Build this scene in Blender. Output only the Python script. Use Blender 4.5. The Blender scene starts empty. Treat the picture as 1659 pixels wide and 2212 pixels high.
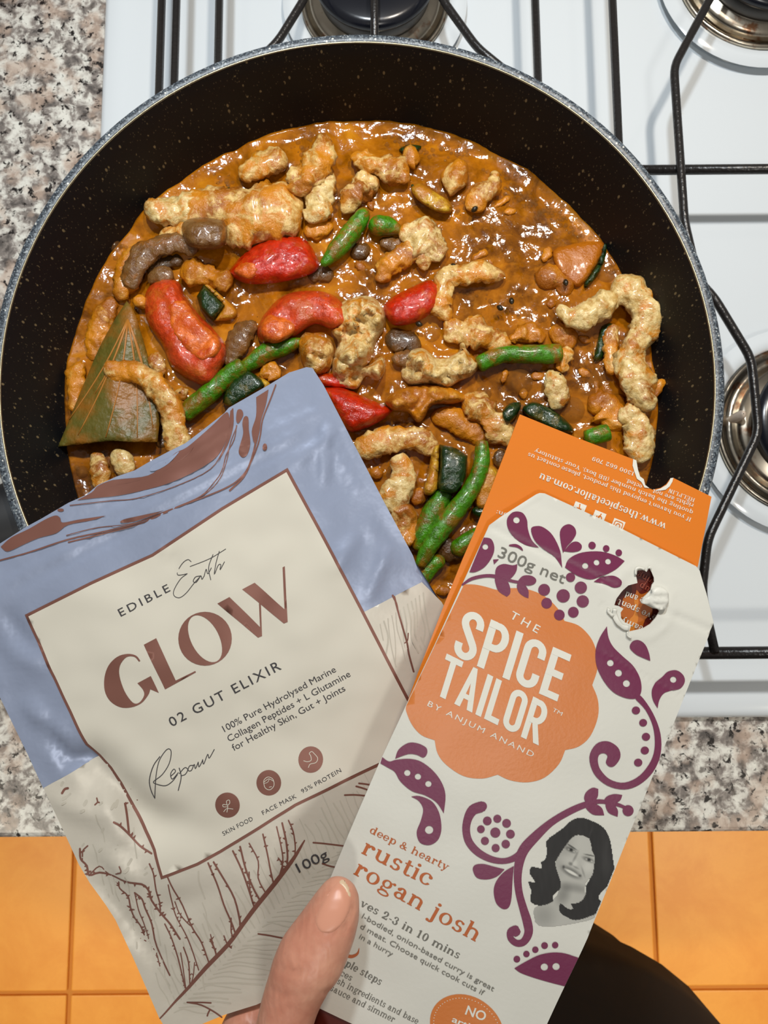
import bpy, bmesh, math, random
from mathutils import Vector, Matrix, noise
from mathutils.geometry import delaunay_2d_cdt
from mathutils.bvhtree import BVHTree
R = random.Random(7)
S = bpy.context.scene
COL = S.collection

# ---------------- camera ----------------
TILT, ROLL, CAMZ, FPX = 0.118797, -0.0081316, 0.40833, 1600.0
fw = Vector((0, math.sin(TILT), -math.cos(TILT)))
u0 = Vector((0, math.cos(TILT), math.sin(TILT))); r0 = Vector((1, 0, 0))
rt = r0 * math.cos(ROLL) + u0 * math.sin(ROLL)
up = -r0 * math.sin(ROLL) + u0 * math.cos(ROLL)
CAM = Vector((0, 0, CAMZ))
cd = bpy.data.cameras.new('camera'); co = bpy.data.objects.new('camera', cd); COL.objects.link(co)
mw = Matrix((rt, up, -fw)).transposed().to_4x4(); mw.translation = CAM
co.matrix_world = mw
cd.sensor_fit = 'VERTICAL'; cd.sensor_height = 36; cd.lens = FPX / 2212 * 36
cd.clip_start = 0.01; cd.clip_end = 20
cd.dof.use_dof = True; cd.dof.focus_distance = 0.245; cd.dof.aperture_fstop = 34
S.camera = co

def sl(c):
    c = c / 255.0
    return c / 12.92 if c <= .04045 else ((c + .055) / 1.055) ** 2.4
def C3(r, g, b): return (sl(r), sl(g), sl(b), 1)

# ---------------- world, lamps, exposure ----------------
w = bpy.data.worlds.new('world'); S.world = w; w.use_nodes = True
w.node_tree.nodes['Background'].inputs[0].default_value = (0.9, 0.86, 0.8, 1)
w.node_tree.nodes['Background'].inputs[1].default_value = 0.22
def area(name, loc, target, size, power, col):
    l = bpy.data.lights.new(name, 'AREA'); l.shape = 'DISK'; l.size = size; l.energy = power; l.color = col
    o = bpy.data.objects.new(name, l); COL.objects.link(o); o.location = loc
    o.rotation_euler = (Vector(target) - Vector(loc)).to_track_quat('-Z', 'Y').to_euler()
    return o
def spread(o, deg): o.data.spread = math.radians(deg)
spread(area('hood_lamp', (-0.06, .38, .70), (-0.08, .20, 0), .045, 1.75, (.88, .95, 1.0)), 150)
spread(area('hood_lamp', (.15, .39, .70), (.16, .20, 0), .045, 1.6, (1.0, .90, .78)), 150)
area('ceiling_lamp', (.10, -.75, 1.55), (0.0, -.15, 0), .16, 3.4, (1.0, .96, .89))
spread(area('floor_fill_light', (-1.0, -.75, 1.5), (-.5, -.6, -.9), .12, 2.9, (1.0, .90, .72)), 58)  # unseen pair added to brighten the floor tiles, spread narrowed to miss the packs
spread(area('floor_fill_light', (1.2, -.75, 1.5), (.6, -.6, -.9), .12, 3.4, (1.0, .90, .72)), 58)  # right one of the added floor fills
S.view_settings.view_transform = 'Standard'; S.view_settings.look = 'None'
S.view_settings.exposure = 0.10; S.view_settings.gamma = 1; S.view_settings.use_curve_mapping = False

# ---------------- helpers ----------------
def ray(px, py): return (rt * ((px - 829.5) / FPX) - up * ((py - 1106.0) / FPX) + fw)
def at(px, py, z):                       # photo measurement -> point on the level z
    d = ray(px, py); return CAM + d * ((z - CAMZ) / d.z)
def atd(px, py, dep): return CAM + ray(px, py) * dep
def mpx(dep): return dep / FPX

def link(name, me, mat=None, parent=None):
    o = bpy.data.objects.new(name, me); COL.objects.link(o)
    if mat is not None:
        for m in (mat if isinstance(mat, (list, tuple)) else [mat]): me.materials.append(m)
    if parent is not None: o.parent = parent
    return o
def mesh(name, vs, fs, mat=None, parent=None, smooth=True):
    me = bpy.data.meshes.new(name); me.from_pydata([tuple(v) for v in vs], [], fs); me.update()
    if smooth: me.polygons.foreach_set('use_smooth', [True] * len(me.polygons))
    return link(name, me, mat, parent)
def bobj(name, bm, mat=None, parent=None, smooth=True):
    me = bpy.data.meshes.new(name); bm.to_mesh(me); bm.free()
    if smooth: me.polygons.foreach_set('use_smooth', [True] * len(me.polygons))
    return link(name, me, mat, parent)
def tag(o, label, cat, group=None, kind=None):
    if label: o['label'] = label
    if cat: o['category'] = cat
    if group: o['group'] = group
    if kind: o['kind'] = kind
    return o
def empty(name, loc=(0, 0, 0), mw=None):
    o = bpy.data.objects.new(name, None); COL.objects.link(o); o.empty_display_size = .02
    if mw is not None: o.matrix_world = mw
    else: o.location = loc
    return o
def box(bm, x0, x1, y0, y1, z0, z1, bev=0):
    r = bmesh.ops.create_cube(bm, size=1)
    vs = r['verts']
    for v in vs:
        v.co = Vector((x0 + (v.co.x + .5) * (x1 - x0), y0 + (v.co.y + .5) * (y1 - y0), z0 + (v.co.z + .5) * (z1 - z0)))
    if bev:
        es = list({e for v in vs for e in v.link_edges})
        bmesh.ops.bevel(bm, geom=es, offset=bev, segments=3, affect='EDGES', profile=.5)
def lathe(prof, n=96, cx=0, cy=0, closed=False):
    vs, fs = [], []
    for i in range(n):
        a = 2 * math.pi * i / n
        for r, z in prof: vs.append((cx + r * math.cos(a), cy + r * math.sin(a), z))
    m = len(prof)
    for i in range(n):
        j = (i + 1) % n
        for k in range(m - 1 if not closed else m):
            l = (k + 1) % m
            fs.append((i * m + k, j * m + k, j * m + l, i * m + l))
    return vs, fs
def cat1(p0, p1, p2, p3, t):
    return ((p1 * 2) + (p2 - p0) * t + (p0 * 2 - p1 * 5 + p2 * 4 - p3) * t * t + (-p0 + p1 * 3 - p2 * 3 + p3) * t ** 3) * .5
def resample(pts, k=6):                 # Catmull-Rom of open list of Vectors
    P = [pts[0] * 2 - pts[1]] + list(pts) + [pts[-1] * 2 - pts[-2]]
    out = []
    for i in range(1, len(P) - 2):
        for j in range(k): out.append(cat1(P[i - 1], P[i], P[i + 1], P[i + 2], j / k))
    out.append(pts[-1].copy()); return out
def tube(vs, fs, pts, rad, n=10, ry=None, upv=None, cap=True, crease=None):
    """sweep of elliptical rings; rad / ry lists (across / along upv)"""
    b0 = len(vs); m = len(pts); ref = upv
    for i, p in enumerate(pts):
        t = (pts[min(i + 1, m - 1)] - pts[max(i - 1, 0)]).normalized()
        if ref is None: ref = Vector((0, 0, 1)) if abs(t.z) < .9 else Vector((0, 1, 0))
        s = t.cross(ref)
        s = s.normalized() if s.length > 1e-6 else Vector((1, 0, 0))
        n2 = s.cross(t).normalized()
        if upv is None: ref = n2
        a = rad[i] if hasattr(rad, '__len__') else rad
        c = (ry[i] if hasattr(ry, '__len__') else ry) if ry is not None else a
        for j in range(n):
            q = 2 * math.pi * j / n
            vs.append(p + s * (a * math.cos(q)) + n2 * (c * math.sin(q)))
    for i in range(m - 1):
        for j in range(n):
            k = (j + 1) % n
            fs.append((b0 + i * n + j, b0 + i * n + k, b0 + (i + 1) * n + k, b0 + (i + 1) * n + j))
    if cap:
        fs.append(tuple(b0 + j for j in reversed(range(n)))); fs.append(tuple(b0 + (m - 1) * n + j for j in range(n)))

# ---------------- materials ----------------
def mat(name, col, rough=.5, metal=0, **kw):
    m = bpy.data.materials.new(name); m.use_nodes = True
    b = m.node_tree.nodes['Principled BSDF']
    b.inputs['Base Color'].default_value = col; b.inputs['Roughness'].default_value = rough; b.inputs['Metallic'].default_value = metal
    for k, v in kw.items(): b.inputs[k.replace('_', ' ')].default_value = v
    return m
def N(m, t, **kw):
    n = m.node_tree.nodes.new('ShaderNode' + t)
    for k, v in kw.items():
        if k.startswith('i_'): n.inputs[k[2:].replace('_', ' ')].default_value = v
        else: setattr(n, k, v)
    return n
def L(m, a, b): m.node_tree.links.new(a, b)
def BS(m): return m.node_tree.nodes['Principled BSDF']
def coord(m, kind='Object', scale=None):
    tc = N(m, 'TexCoord'); o = tc.outputs[kind]
    if scale:
        mp = N(m, 'Mapping'); mp.inputs['Scale'].default_value = scale; L(m, o, mp.inputs[0]); o = mp.outputs[0]
    return o
def pos(m):
    g = N(m, 'NewGeometry'); return g.outputs['Position']
def noi(m, v, scale, det=3, rough=.5, dist=0):
    n = N(m, 'TexNoise'); n.inputs['Scale'].default_value = scale; n.inputs['Detail'].default_value = det
    n.inputs['Roughness'].default_value = rough; n.inputs['Distortion'].default_value = dist
    L(m, v, n.inputs['Vector']); return n.outputs['Fac']
def vor(m, v, scale, feature='F1', out='Distance', rnd=1):
    n = N(m, 'TexVoronoi'); n.feature = feature; n.inputs['Scale'].default_value = scale; n.inputs['Randomness'].default_value = rnd
    L(m, v, n.inputs['Vector']); return n.outputs[out]
def ramp(m, f, stops, interp='LINEAR'):
    n = N(m, 'ValToRGB'); cr = n.color_ramp; cr.interpolation = interp
    while len(cr.elements) < len(stops): cr.elements.new(.5)
    for e, (p, c) in zip(cr.elements, stops):
        e.position = p; e.color = c if hasattr(c, '__len__') else (c, c, c, 1)
    L(m, f, n.inputs[0]); return n.outputs[0]
def mix(m, f, a, b, mode='MIX'):
    n = N(m, 'Mix', data_type='RGBA', blend_type=mode)
    for s, x in ((n.inputs[0], f), (n.inputs[6], a), (n.inputs[7], b)):
        if hasattr(x, 'is_linked') or hasattr(x, 'links'): L(m, x, s)
        else: s.default_value = x
    return n.outputs[2]
def bump(m, h, dist, strength=1):
    n = N(m, 'Bump'); n.inputs['Distance'].default_value = dist; n.inputs['Strength'].default_value = strength
    L(m, h, n.inputs['Height']); L(m, n.outputs[0], BS(m).inputs['Normal']); return n
def setc(m, o): L(m, o, BS(m).inputs['Base Color'])

M = {}
# granite: pale cream grains, warm grey and pinkish patches, black flecks
g = mat('granite', C3(170, 160, 150), .22); M['granite'] = g
p = pos(g)
n1 = noi(g, p, 125, 5, .62, .4); n2 = noi(g, p, 260, 4, .6, .3); n3 = noi(g, p, 60, 3, .5)
base = ramp(g, n1, [(.34, C3(92, 87, 84)), (.46, C3(146, 138, 132)), (.53, C3(206, 202, 194)), (.62, C3(232, 231, 222))])
pink = mix(g, ramp(g, n3, [(.52, 0.0), (.64, .65)]), base, C3(196, 172, 154), 'MIX')
blk = ramp(g, noi(g, p, 190, 4, .65, .4), [(.38, 1.0), (.43, 0.0)])
c = mix(g, blk, pink, C3(38, 34, 33))
c = mix(g, ramp(g, n2, [(.33, .75), (.42, 0.0)]), c, C3(84, 76, 70))
setc(g, c)
# white enamel
e = mat('white_enamel', C3(222, 229, 234), .12); M['enamel'] = e
e.node_tree.nodes['Principled BSDF'].inputs['Coat Weight'].default_value = .4
sp = ramp(e, noi(e, pos(e), 60, 3, .6), [(.71, 0.0), (.76, .25)])
setc(e, mix(e, sp, C3(222, 229, 234), C3(205, 190, 150)))
M['rod'] = mat('black_enamelled_rod', C3(34, 31, 30), .28)
bump(M['rod'], noi(M['rod'], pos(M['rod']), 500, 3), .0003)
st = mat('stained_steel', C3(180, 172, 160), .26, 1); M['steel'] = st
setc(st, mix(st, ramp(st, noi(st, pos(st), 95, 4, .65), [(.55, 0.0), (.66, .85)]), ramp(st, noi(st, pos(st), 30, 3), [(.3, C3(150, 142, 130)), (.7, C3(214, 204, 186))]), C3(140, 84, 40)))
M['cap'] = mat('black_burner_cap', C3(20, 22, 30), .22)
M['brass'] = mat('grey_burner_ring', C3(90, 88, 86), .35, 1)
M['ceramic'] = mat('igniter_ceramic', C3(225, 205, 185), .4)
# non-stick black with pale flecks
pn = mat('speckled_nonstick', C3(18, 18, 19), .5); M['nonstick'] = pn
v = vor(pn, coord(pn, 'Object', (1, 1, .55)), 320); v2 = vor(pn, coord(pn, 'Object', (1, 1, .6)), 720)
f1 = ramp(pn, v, [(.13, 1.0), (.20, 0.0)]); f2 = ramp(pn, v2, [(.12, .7), (.2, 0.0)])
gate = ramp(pn, noi(pn, pos(pn), 260, 1), [(.44, 0.0), (.50, 1.0)])
cc = mix(pn, f1, C3(15, 17, 20), C3(120, 106, 78)); cc = mix(pn, gate, C3(15, 17, 20), cc)
cc = mix(pn, f2, cc, C3(84, 74, 56)); setc(pn, cc)
BS(pn).inputs['Specular IOR Level'].default_value = .25
rm = mat('glitter_grey_rim', C3(82, 90, 99), .38); M['rim'] = rm
v = vor(rm, pos(rm), 1700, 'F1', 'Color'); sr = N(rm, 'SeparateColor'); L(rm, v, sr.inputs[0])
cc = ramp(rm, sr.outputs[0], [(0, C3(34, 39, 46)), (.45, C3(66, 74, 83)), (.85, C3(104, 114, 122)), (1, C3(160, 166, 168))])
v3 = ramp(rm, vor(rm, pos(rm), 300), [(.11, 1.0), (.15, 0.0)])
setc(rm, mix(rm, v3, cc, C3(215, 215, 208))); bump(rm, sr.outputs[1], .0004, .6)
M['handle'] = mat('black_handle', C3(20, 21, 24), .5)
M['edge'] = mat('bare_metal_edge', C3(170, 158, 130), .3, 1)
# floor
ft = mat('orange_tile', C3(240, 160, 52), .45); M['tile'] = ft
nn = noi(ft, pos(ft), 9, 5, .65, .4); n_ = noi(ft, pos(ft), 300, 2)
cc = ramp(ft, nn, [(.35, C3(236, 152, 46)), (.6, C3(246, 168, 62))])
setc(ft, mix(ft, ramp(ft, n_, [(.3, 0.0), (.7, .15)]), cc, C3(230, 150, 60)))
M['grout'] = mat('brown_grout', C3(204, 132, 52), .9)
M['wood'] = mat('cabinet_laminate', C3(205, 195, 178), .5)
M['bowlbrown'] = mat('brown_glazed_wood', C3(140, 84, 52), .3)
M['bowlin'] = mat('dark_brown_glaze', C3(86, 66, 62), .25)

# ---------------- floor ----------------
FZ = -.9
bm = bmesh.new(); box(bm, -1.5, 1.75, -1.9, .6, FZ - .06, FZ - .005); o = bobj('floor', bm, M['grout'], None, False); o['kind'] = 'structure'
T = .3243; X0 = .446; Y0 = -.640
bm = bmesh.new(); box(bm, .0035, T - .0035, .0035, T - .0035, -.012, 0, .002)
tm = bpy.data.meshes.new('floor_tile'); bm.to_mesh(tm); bm.free(); tm.materials.append(M['tile'])
for i in range(-5, 4):
    for j in range(-3, 3):
        t = bpy.data.objects.new('floor_tile', tm); COL.objects.link(t); t.parent = o
        t.location = (X0 + i * T, Y0 + j * T, FZ + R.uniform(-.0006, .0006)); t.rotation_euler = (0, 0, R.uniform(-.0015, .0015))
# ---------------- counter ----------------
# worktop with a cut-out under the hob: four slabs are one piece of stone
bm = bmesh.new()
box(bm, -1.3, -.155, -.125, .56, -.046, -.006, .003); box(bm, .43, 1.5, -.125, .56, -.046, -.006, .003)
box(bm, -.1551, .4301, -.125, -.052, -.046, -.006, .003); box(bm, -.1551, .4301, .44, .56, -.046, -.006, .003)
tag(bobj('countertop', bm, M['granite'], None, False), 'speckled grey and cream granite countertop around the white hob', 'countertop')
cb = empty('kitchen_cabinet', (0, 0, FZ)); tag(cb, 'kitchen base cabinet hidden under the granite countertop', 'cabinet')
bm = bmesh.new(); box(bm, -1.28, 1.48, -.075, .55, .10, .70 + .0)
bobj('carcass', bm, M['wood'], cb, False)
bm = bmesh.new(); box(bm, -1.28, 1.48, -.075, -.05, .70, .852); box(bm, -1.28, 1.48, .46, .55, .70, .852); bobj('rail', bm, M['wood'], cb, False)
bm = bmesh.new(); box(bm, -1.28, 1.48, -.02, .54, 0, .10); bobj('plinth', bm, M['wood'], cb, False)
for i in range(4):
    bm = bmesh.new(); x = -1.28 + i * .69; box(bm, x + .003, x + .687, -.094, -.076, .11, .845, .002); d = bobj('door', bm, M['wood'], cb, False)
    vs, fs = [], []; tube(vs, fs, [Vector((x + .27, -.112, .77)), Vector((x + .41, -.112, .77))], .005)
    tube(vs, fs, [Vector((x + .28, -.093, .77)), Vector((x + .28, -.112, .77))], .004); tube(vs, fs, [Vector((x + .40, -.093, .77)), Vector((x + .40, -.112, .77))], .004)
    mesh('handle', vs, fs, M['brass'], d)

# ---------------- hob ----------------
HX0, HX1, HY0, HY1 = -.1665, .4135, -.064, .446
hob = empty('gas_hob', (0, 0, -.006)); tag(hob, 'white enamel four burner gas hob set into the granite counter', 'hob')
hob_z = .006
def rrect(x0, x1, y0, y1, r, n=6):
    out = []
    for cx, cy, a0 in ((x1 - r, y1 - r, 0), (x0 + r, y1 - r, 90), (x0 + r, y0 + r, 180), (x1 - r, y0 + r, 270)):
        for k in range(n + 1):
            a = math.radians(a0 + 90 * k / n); out.append((cx + r * math.cos(a), cy + r * math.sin(a)))
    return out
lev = [(0, -.000, .012), (0, .0045, .012), (.0015, .0068, .012), (.004, .0078, .012), (.011, .0078, .014), (.016, .0068, .016), (.024, .0035, .018), (.030, .0020, .02), (.05, .0018, .02)]
vs, fs = [], []
for ins, z, r in lev:
    for x, y in rrect(HX0 + ins, HX1 - ins, HY0 + ins, HY1 - ins, r): vs.append((x, y, z))
n = len(vs) // len(lev)
for k in range(len(lev) - 1):
    for i in range(n):
        j = (i + 1) % n; fs.append((k * n + i, k * n + j, (k + 1) * n + j, (k + 1) * n + i))
fs.append(tuple((len(lev) - 1) * n + i for i in range(n)))
mesh('hob_tray', [(a, b, c) for a, b, c in vs], fs, M['enamel'], hob)
# two shallow pressed ridges across the tray (right zone)
def burner(cx, cy, R1, R2, hcap):
    b = empty('burner', (cx, cy, .0075)); b.parent = hob
    vs, fs = lathe([(R1 + .012, .0002), (R1 + .008, .0022), (R1 + .003, .0026), (R1 + .0015, .0008)], 72); mesh('pressed_ring', vs, fs, M['enamel'], b)
    vs, fs = lathe([(R1 + .001, .0005), (R1 + .0012, .003), (R1 - .001, .0035), (R1 - .003, .001), (R1 - .010, -.0012 + .003), (R2 + .006, .003), (R2 + .002, .006), (R2 - .006, .009)], 72)
    mesh('drip_dish', vs, fs, M['steel'], b)
    vs, fs = lathe([(R2 - .008, .004), (R2 - .003, .005), (R2 - .002, .010), (R2 - .004, .014)], 72); mesh('burner_ring', vs, fs, M['brass'], b)
    z = hcap
    vs, fs = lathe([(R2 - .004, z - .006), (R2, z - .004), (R2 + .0008, z - .0015), (R2 - .0005, z + .0008), (R2 - .004, z + .002), (R2 * .6, z + .0028), (R2 * .25, z + .0031), (.0004, z + .0032)], 72)
    mesh('burner_cap', vs, fs, M['cap'], b)
    vs, fs = lathe([(.0026, .0), (.0026, .011), (.0018, .0135), (.0003, .014)], 16, -(R2 + .0045), .006); mesh('igniter', vs, fs, M['ceramic'], b)
    return b
burner(.230, .375, .050, .041, .022); burner(.234, .093, .047, .034, .020)
burner(-.003, .359, .0435, .0355, .022); burner(-.010, .093, .047, .030, .018)
# pan grates: bent black rods
def P(px, py, z=.036): q = at(px, py, z); return Vector((q.x, q.y, z + .006))
RZ = .034
def rod(par, pts, r=.0023, name='rod'):
    out = []
    for i, q in enumerate(pts):
        q = Vector(q)
        if 0 < i < len(pts) - 1:
            a = Vector(pts[i - 1]); b = Vector(pts[i + 1]); s = .006
            e0 = q + (a - q).normalized() * s; e1 = q + (b - q).normalized() * s
            for k in range(5):
                t = k / 4; out.append(e0 * (1 - t) ** 2 + q * 2 * t * (1 - t) + e1 * t * t)
        else: out.append(q)
    vs, fs = [], []; tube(vs, fs, out, r, 10); return mesh(name, vs, fs, M['rod'], par)
def feet(par, pts):
    for q in pts: rod(par, [(q[0], q[1], .0082), (q[0], q[1], RZ)], .0023, 'foot')
gl = empty('pan_support', (0, 0, 0)); tag(gl, 'black wire pan support on the left side of the white hob, under the frying pan', 'pan support')
z = RZ + .0023; zt = RZ + .0023
for x in (-.1215, -.0895, .0865): rod(gl, [(x, -.035, z - .004), (x, .41, z - .004)])
rod(gl, [(-.1215, -.035, z - .004), (.0865, -.035, z - .004)], name='front_bar'); rod(gl, [(-.1215, .41, z - .004), (.0865, .41, z - .004)], name='back_bar')
rod(gl, [(-.112, -.035, z), (-.112, .41, z)], .0021)
b1 = [P(560, 150), P(600, 92), P(660, -5), (-.03, .42, zt)]
rod(gl, [(-.089, .270, zt)] + [(p.x, p.y, zt) for p in b1[1:3]] + [(-.024, .405, zt)])
rod(gl, [(.083, .272, zt)] + [(p.x, p.y, zt) for p in (P(1030, 104), P(952, -5))] + [(.020, .405, zt)])
rod(gl, [(-.003, .395, zt), (-.003, .27, zt)])
rod(gl, [(-.090, .228, zt), (.0865, .228, zt)], name='cross_bar')
for x, y in ((-.112, .10), (.083, .10)): pass
rod(gl, [(-.118, .093, zt), (-.03, .093, zt)], name='finger'); rod(gl, [(.01, .093, zt), (.0865, .093, zt)], name='finger')
feet(gl, [(-.1215, -.034), (.0865, -.034), (-.1215, .409), (.0865, .409)])
gr = empty('pan_support', (0, 0, 0)); tag(gr, 'black wire pan support on the right side of the white hob, kinked round burners', 'pan support')
q = lambda a, b: (P(a, b).x, P(a, b).y, zt)
rod(gr, [(.1265, -.04, z), (.1285, .41, z)])
rod(gr, [q(1580, -80), q(1535, -5), q(1455, 145), q(1478, 480), (.166, .165, zt), q(1540, 640), q(1622, 775), q(1638, 935), q(1528, 1165), q(1515, 1280), (.163, -.0265, zt)])
mir = lambda v: (.462 - v[0], v[1], v[2])
rod(gr, [mir(q(1580, -80)), mir(q(1535, -5)), mir(q(1455, 145)), mir(q(1478, 480)), mir(q(1540, 640)), mir(q(1622, 775)), mir(q(1638, 935)), mir(q(1528, 1165)), (.299, -.0265, zt)])
rod(gr, [(.118, P(1500, 358).y, z - .004), (.37, P(1500, 358).y, z - .004)], .0026, 'cross_bar')
rod(gr, [(.12, P(1600, 1411).y, z - .003), (.37, P(1600, 1411).y, z - .003)], .0031, 'front_bar')
rod(gr, [(.1285, .41, z - .004), (.37, .41, z - .004)], name='back_bar'); rod(gr, [(.37, -.04, z), (.37, .41, z)])
feet(gr, [(.127, -.028), (.37, -.028), (.1285, .409), (.37, .409)])
# round brown bowl at the top left
bw = empty('bowl', (*at(-10, -95, -.006).xy, -.006)); tag(bw, 'brown rimmed round dish on the granite at the top left corner', 'dish')
vs, fs = lathe([(.0003, .001), (.018, .0008), (.02, .0), (.022, .001), (.029, .006), (.0315, .012), (.0322, .0135), (.0315, .0142), (.0295, .0138)], 64); mesh('dish_body', vs, fs, M['bowlbrown'], bw)
vs, fs = lathe([(.0297, .0138), (.027, .008), (.020, .004), (.0003, .0035)], 64); mesh('dish_inside', vs, fs, M['bowlin'], bw)
# small crumbs / grease specks are left to the enamel's own wear

# ---------------- frying pan ----------------
PC = Vector((-.01038, .09353)); PZ = RZ + .0047
RIM = .115
pan = empty('frying_pan', (PC.x, PC.y, PZ)); tag(pan, 'large black speckled non-stick frying pan full of curry on the hob', 'pan')
def pl(prof): return [(r, zz - PZ) for r, zz in prof]
inner = [(.0004, PZ + .004), (.10, PZ + .004), (.114, PZ + .0052), (.124, PZ + .010), (.130, PZ + .018), (.1345, PZ + .032), (.1392, PZ + .050), (.1432, .108), (.1450, .1135), (.1454, RIM - .0004)]
vs, fs = lathe(pl(inner), 160); mesh('cooking_surface', vs, fs, M['nonstick'], pan)
rimp = [(.1454, RIM - .0004), (.1459, RIM), (.1475, RIM + .0004), (.1492, RIM + .0001), (.1500, RIM - .0009), (.1500, RIM - .0022), (.1490, RIM - .003)]
vs, fs = lathe(pl(rimp), 160); mesh('rim', vs, fs, M['rim'], pan)
vs, fs = lathe(pl([(.14535, RIM - .0003), (.1456, RIM + .00025), (.1460, RIM + .0003), (.1461, RIM)]), 160); mesh('rim_edge', vs, fs, M['edge'], pan)
outp = [(.1490, RIM - .003), (.1470, .108), (.1425, PZ + .048), (.137, PZ + .03), (.133, PZ + .014), (.127, PZ + .005), (.116, PZ + .0003), (.0004, PZ + .0)]
vs, fs = lathe(pl(outp), 128); mesh('outer_shell', vs, fs, M['handle'], pan)
# handle towards the left, mostly behind the pouch
hc = at(14, 1128, .095); dr = (Vector((hc.x - PC.x, hc.y - PC.y, 0))).normalized(); hdir = Vector((dr.x, dr.y, 0))
vs, fs = [], []
hp = [Vector((0, 0, .058)) + hdir * .1440, Vector((0, 0, .062)) + hdir * .165, Vector((0, 0, .068)) + hdir * .20, Vector((0, 0, .078)) + hdir * .26, Vector((0, 0, .080)) + hdir * .32]
hp = resample(hp, 5); k = len(hp)
tube(vs, fs, hp, [.017 - .004 * math.sin(3.14 * i / k) for i in range(k)], 16, [.008] * k, Vector((0, 0, 1)))
hd = mesh('handle', vs, fs, M['handle'], pan)


# ================= polygon tools (plan measured on the photo, in its pixels) =================
def inpoly(p, poly):
    x, y = p; c = False; j = len(poly) - 1
    for i in range(len(poly)):
        xi, yi = poly[i]; xj, yj = poly[j]
        if (yi > y) != (yj > y) and x < (xj - xi) * (y - yi) / (yj - yi) + xi: c = not c
        j = i
    return c
def edged(p, poly):
    x, y = p; best = 1e9
    for i in range(len(poly)):
        ax, ay = poly[i - 1]; bx, by = poly[i]; dx, dy = bx - ax, by - ay
        l = dx * dx + dy * dy; t = 0 if l == 0 else max(0, min(1, ((x - ax) * dx + (y - ay) * dy) / l))
        d = (x - ax - t * dx) ** 2 + (y - ay - t * dy) ** 2
        if d < best: best = d
    return math.sqrt(best)
def smooth(pts, k=5, closed=True):
    """Catmull-Rom outline; a point given as (x, y, 1) stays a corner"""
    P = [Vector((p[0], p[1])) for p in pts]; cr = [len(p) > 2 for p in pts]; n = len(P); out = []
    for i in range(n if closed else n - 1):
        a, b = P[i], P[(i + 1) % n]
        p0 = P[i - 1] if (closed or i > 0) else a; p3 = P[(i + 2) % n] if (closed or i + 2 < n) else b
        if cr[i]: p0 = a - (b - a) * .5
        if cr[(i + 1) % n]: p3 = b + (b - a) * .5
        for j in range(k): q = cat1(p0, a, b, p3, j / k); out.append((q.x, q.y))
    if not closed: out.append((P[-1].x, P[-1].y))
    return out
def dens(poly, step):
    out = []
    for i in range(len(poly)):
        a = poly[i]; b = poly[(i + 1) % len(poly)]; d = math.hypot(b[0] - a[0], b[1] - a[1]); n = max(1, int(d / step))
        for k in range(n): out.append((a[0] + (b[0] - a[0]) * k / n, a[1] + (b[1] - a[1]) * k / n))
    return out
def cdt(outer, holes=(), step=10, jit=.25, dstep=None):
    outer = dens([q[:2] for q in outer], dstep or step); holes = [dens([q[:2] for q in h], dstep or step) for h in holes]
    vs = [Vector(p) for p in outer]; es = [(i, (i + 1) % len(outer)) for i in range(len(outer))]
    for h in holes:
        b = len(vs); vs += [Vector(p) for p in h]; es += [(b + i, b + (i + 1) % len(h)) for i in range(len(h))]
    x0 = min(p[0] for p in outer); x1 = max(p[0] for p in outer); y0 = min(p[1] for p in outer); y1 = max(p[1] for p in outer)
    rr = random.Random(int(x0 * 7 + y0)); y = (y0 + step * .5) if jit else math.ceil(y0 / step) * step
    if step < 9000:
        while y < y1:
            x = (x0 + step * .5) if jit else math.ceil(x0 / step) * step
            while x < x1:
                q = (x + rr.uniform(-jit, jit) * step, y + rr.uniform(-jit, jit) * step)
                if inpoly(q, outer) and not any(inpoly(q, h) for h in holes) and edged(q, outer) > step * .35: vs.append(Vector(q))
                x += step
            y += step
    r = delaunay_2d_cdt(vs, es, [], 0, 1e-5)
    V = [(v.x, v.y) for v in r[0]]; F = []
    for f in r[2]:
        c = (sum(V[i][0] for i in f) / 3, sum(V[i][1] for i in f) / 3)
        if inpoly(c, outer) and not any(inpoly(c, h) for h in holes): F.append(tuple(f))
    return V, F
def rim_edges(F):
    cnt = {}
    for f in F:
        for i in range(len(f)):
            a, b = f[i], f[(i + 1) % len(f)]
            if (b, a) in cnt: del cnt[(b, a)]
            else: cnt[(a, b)] = 1
    return list(cnt)

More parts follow.
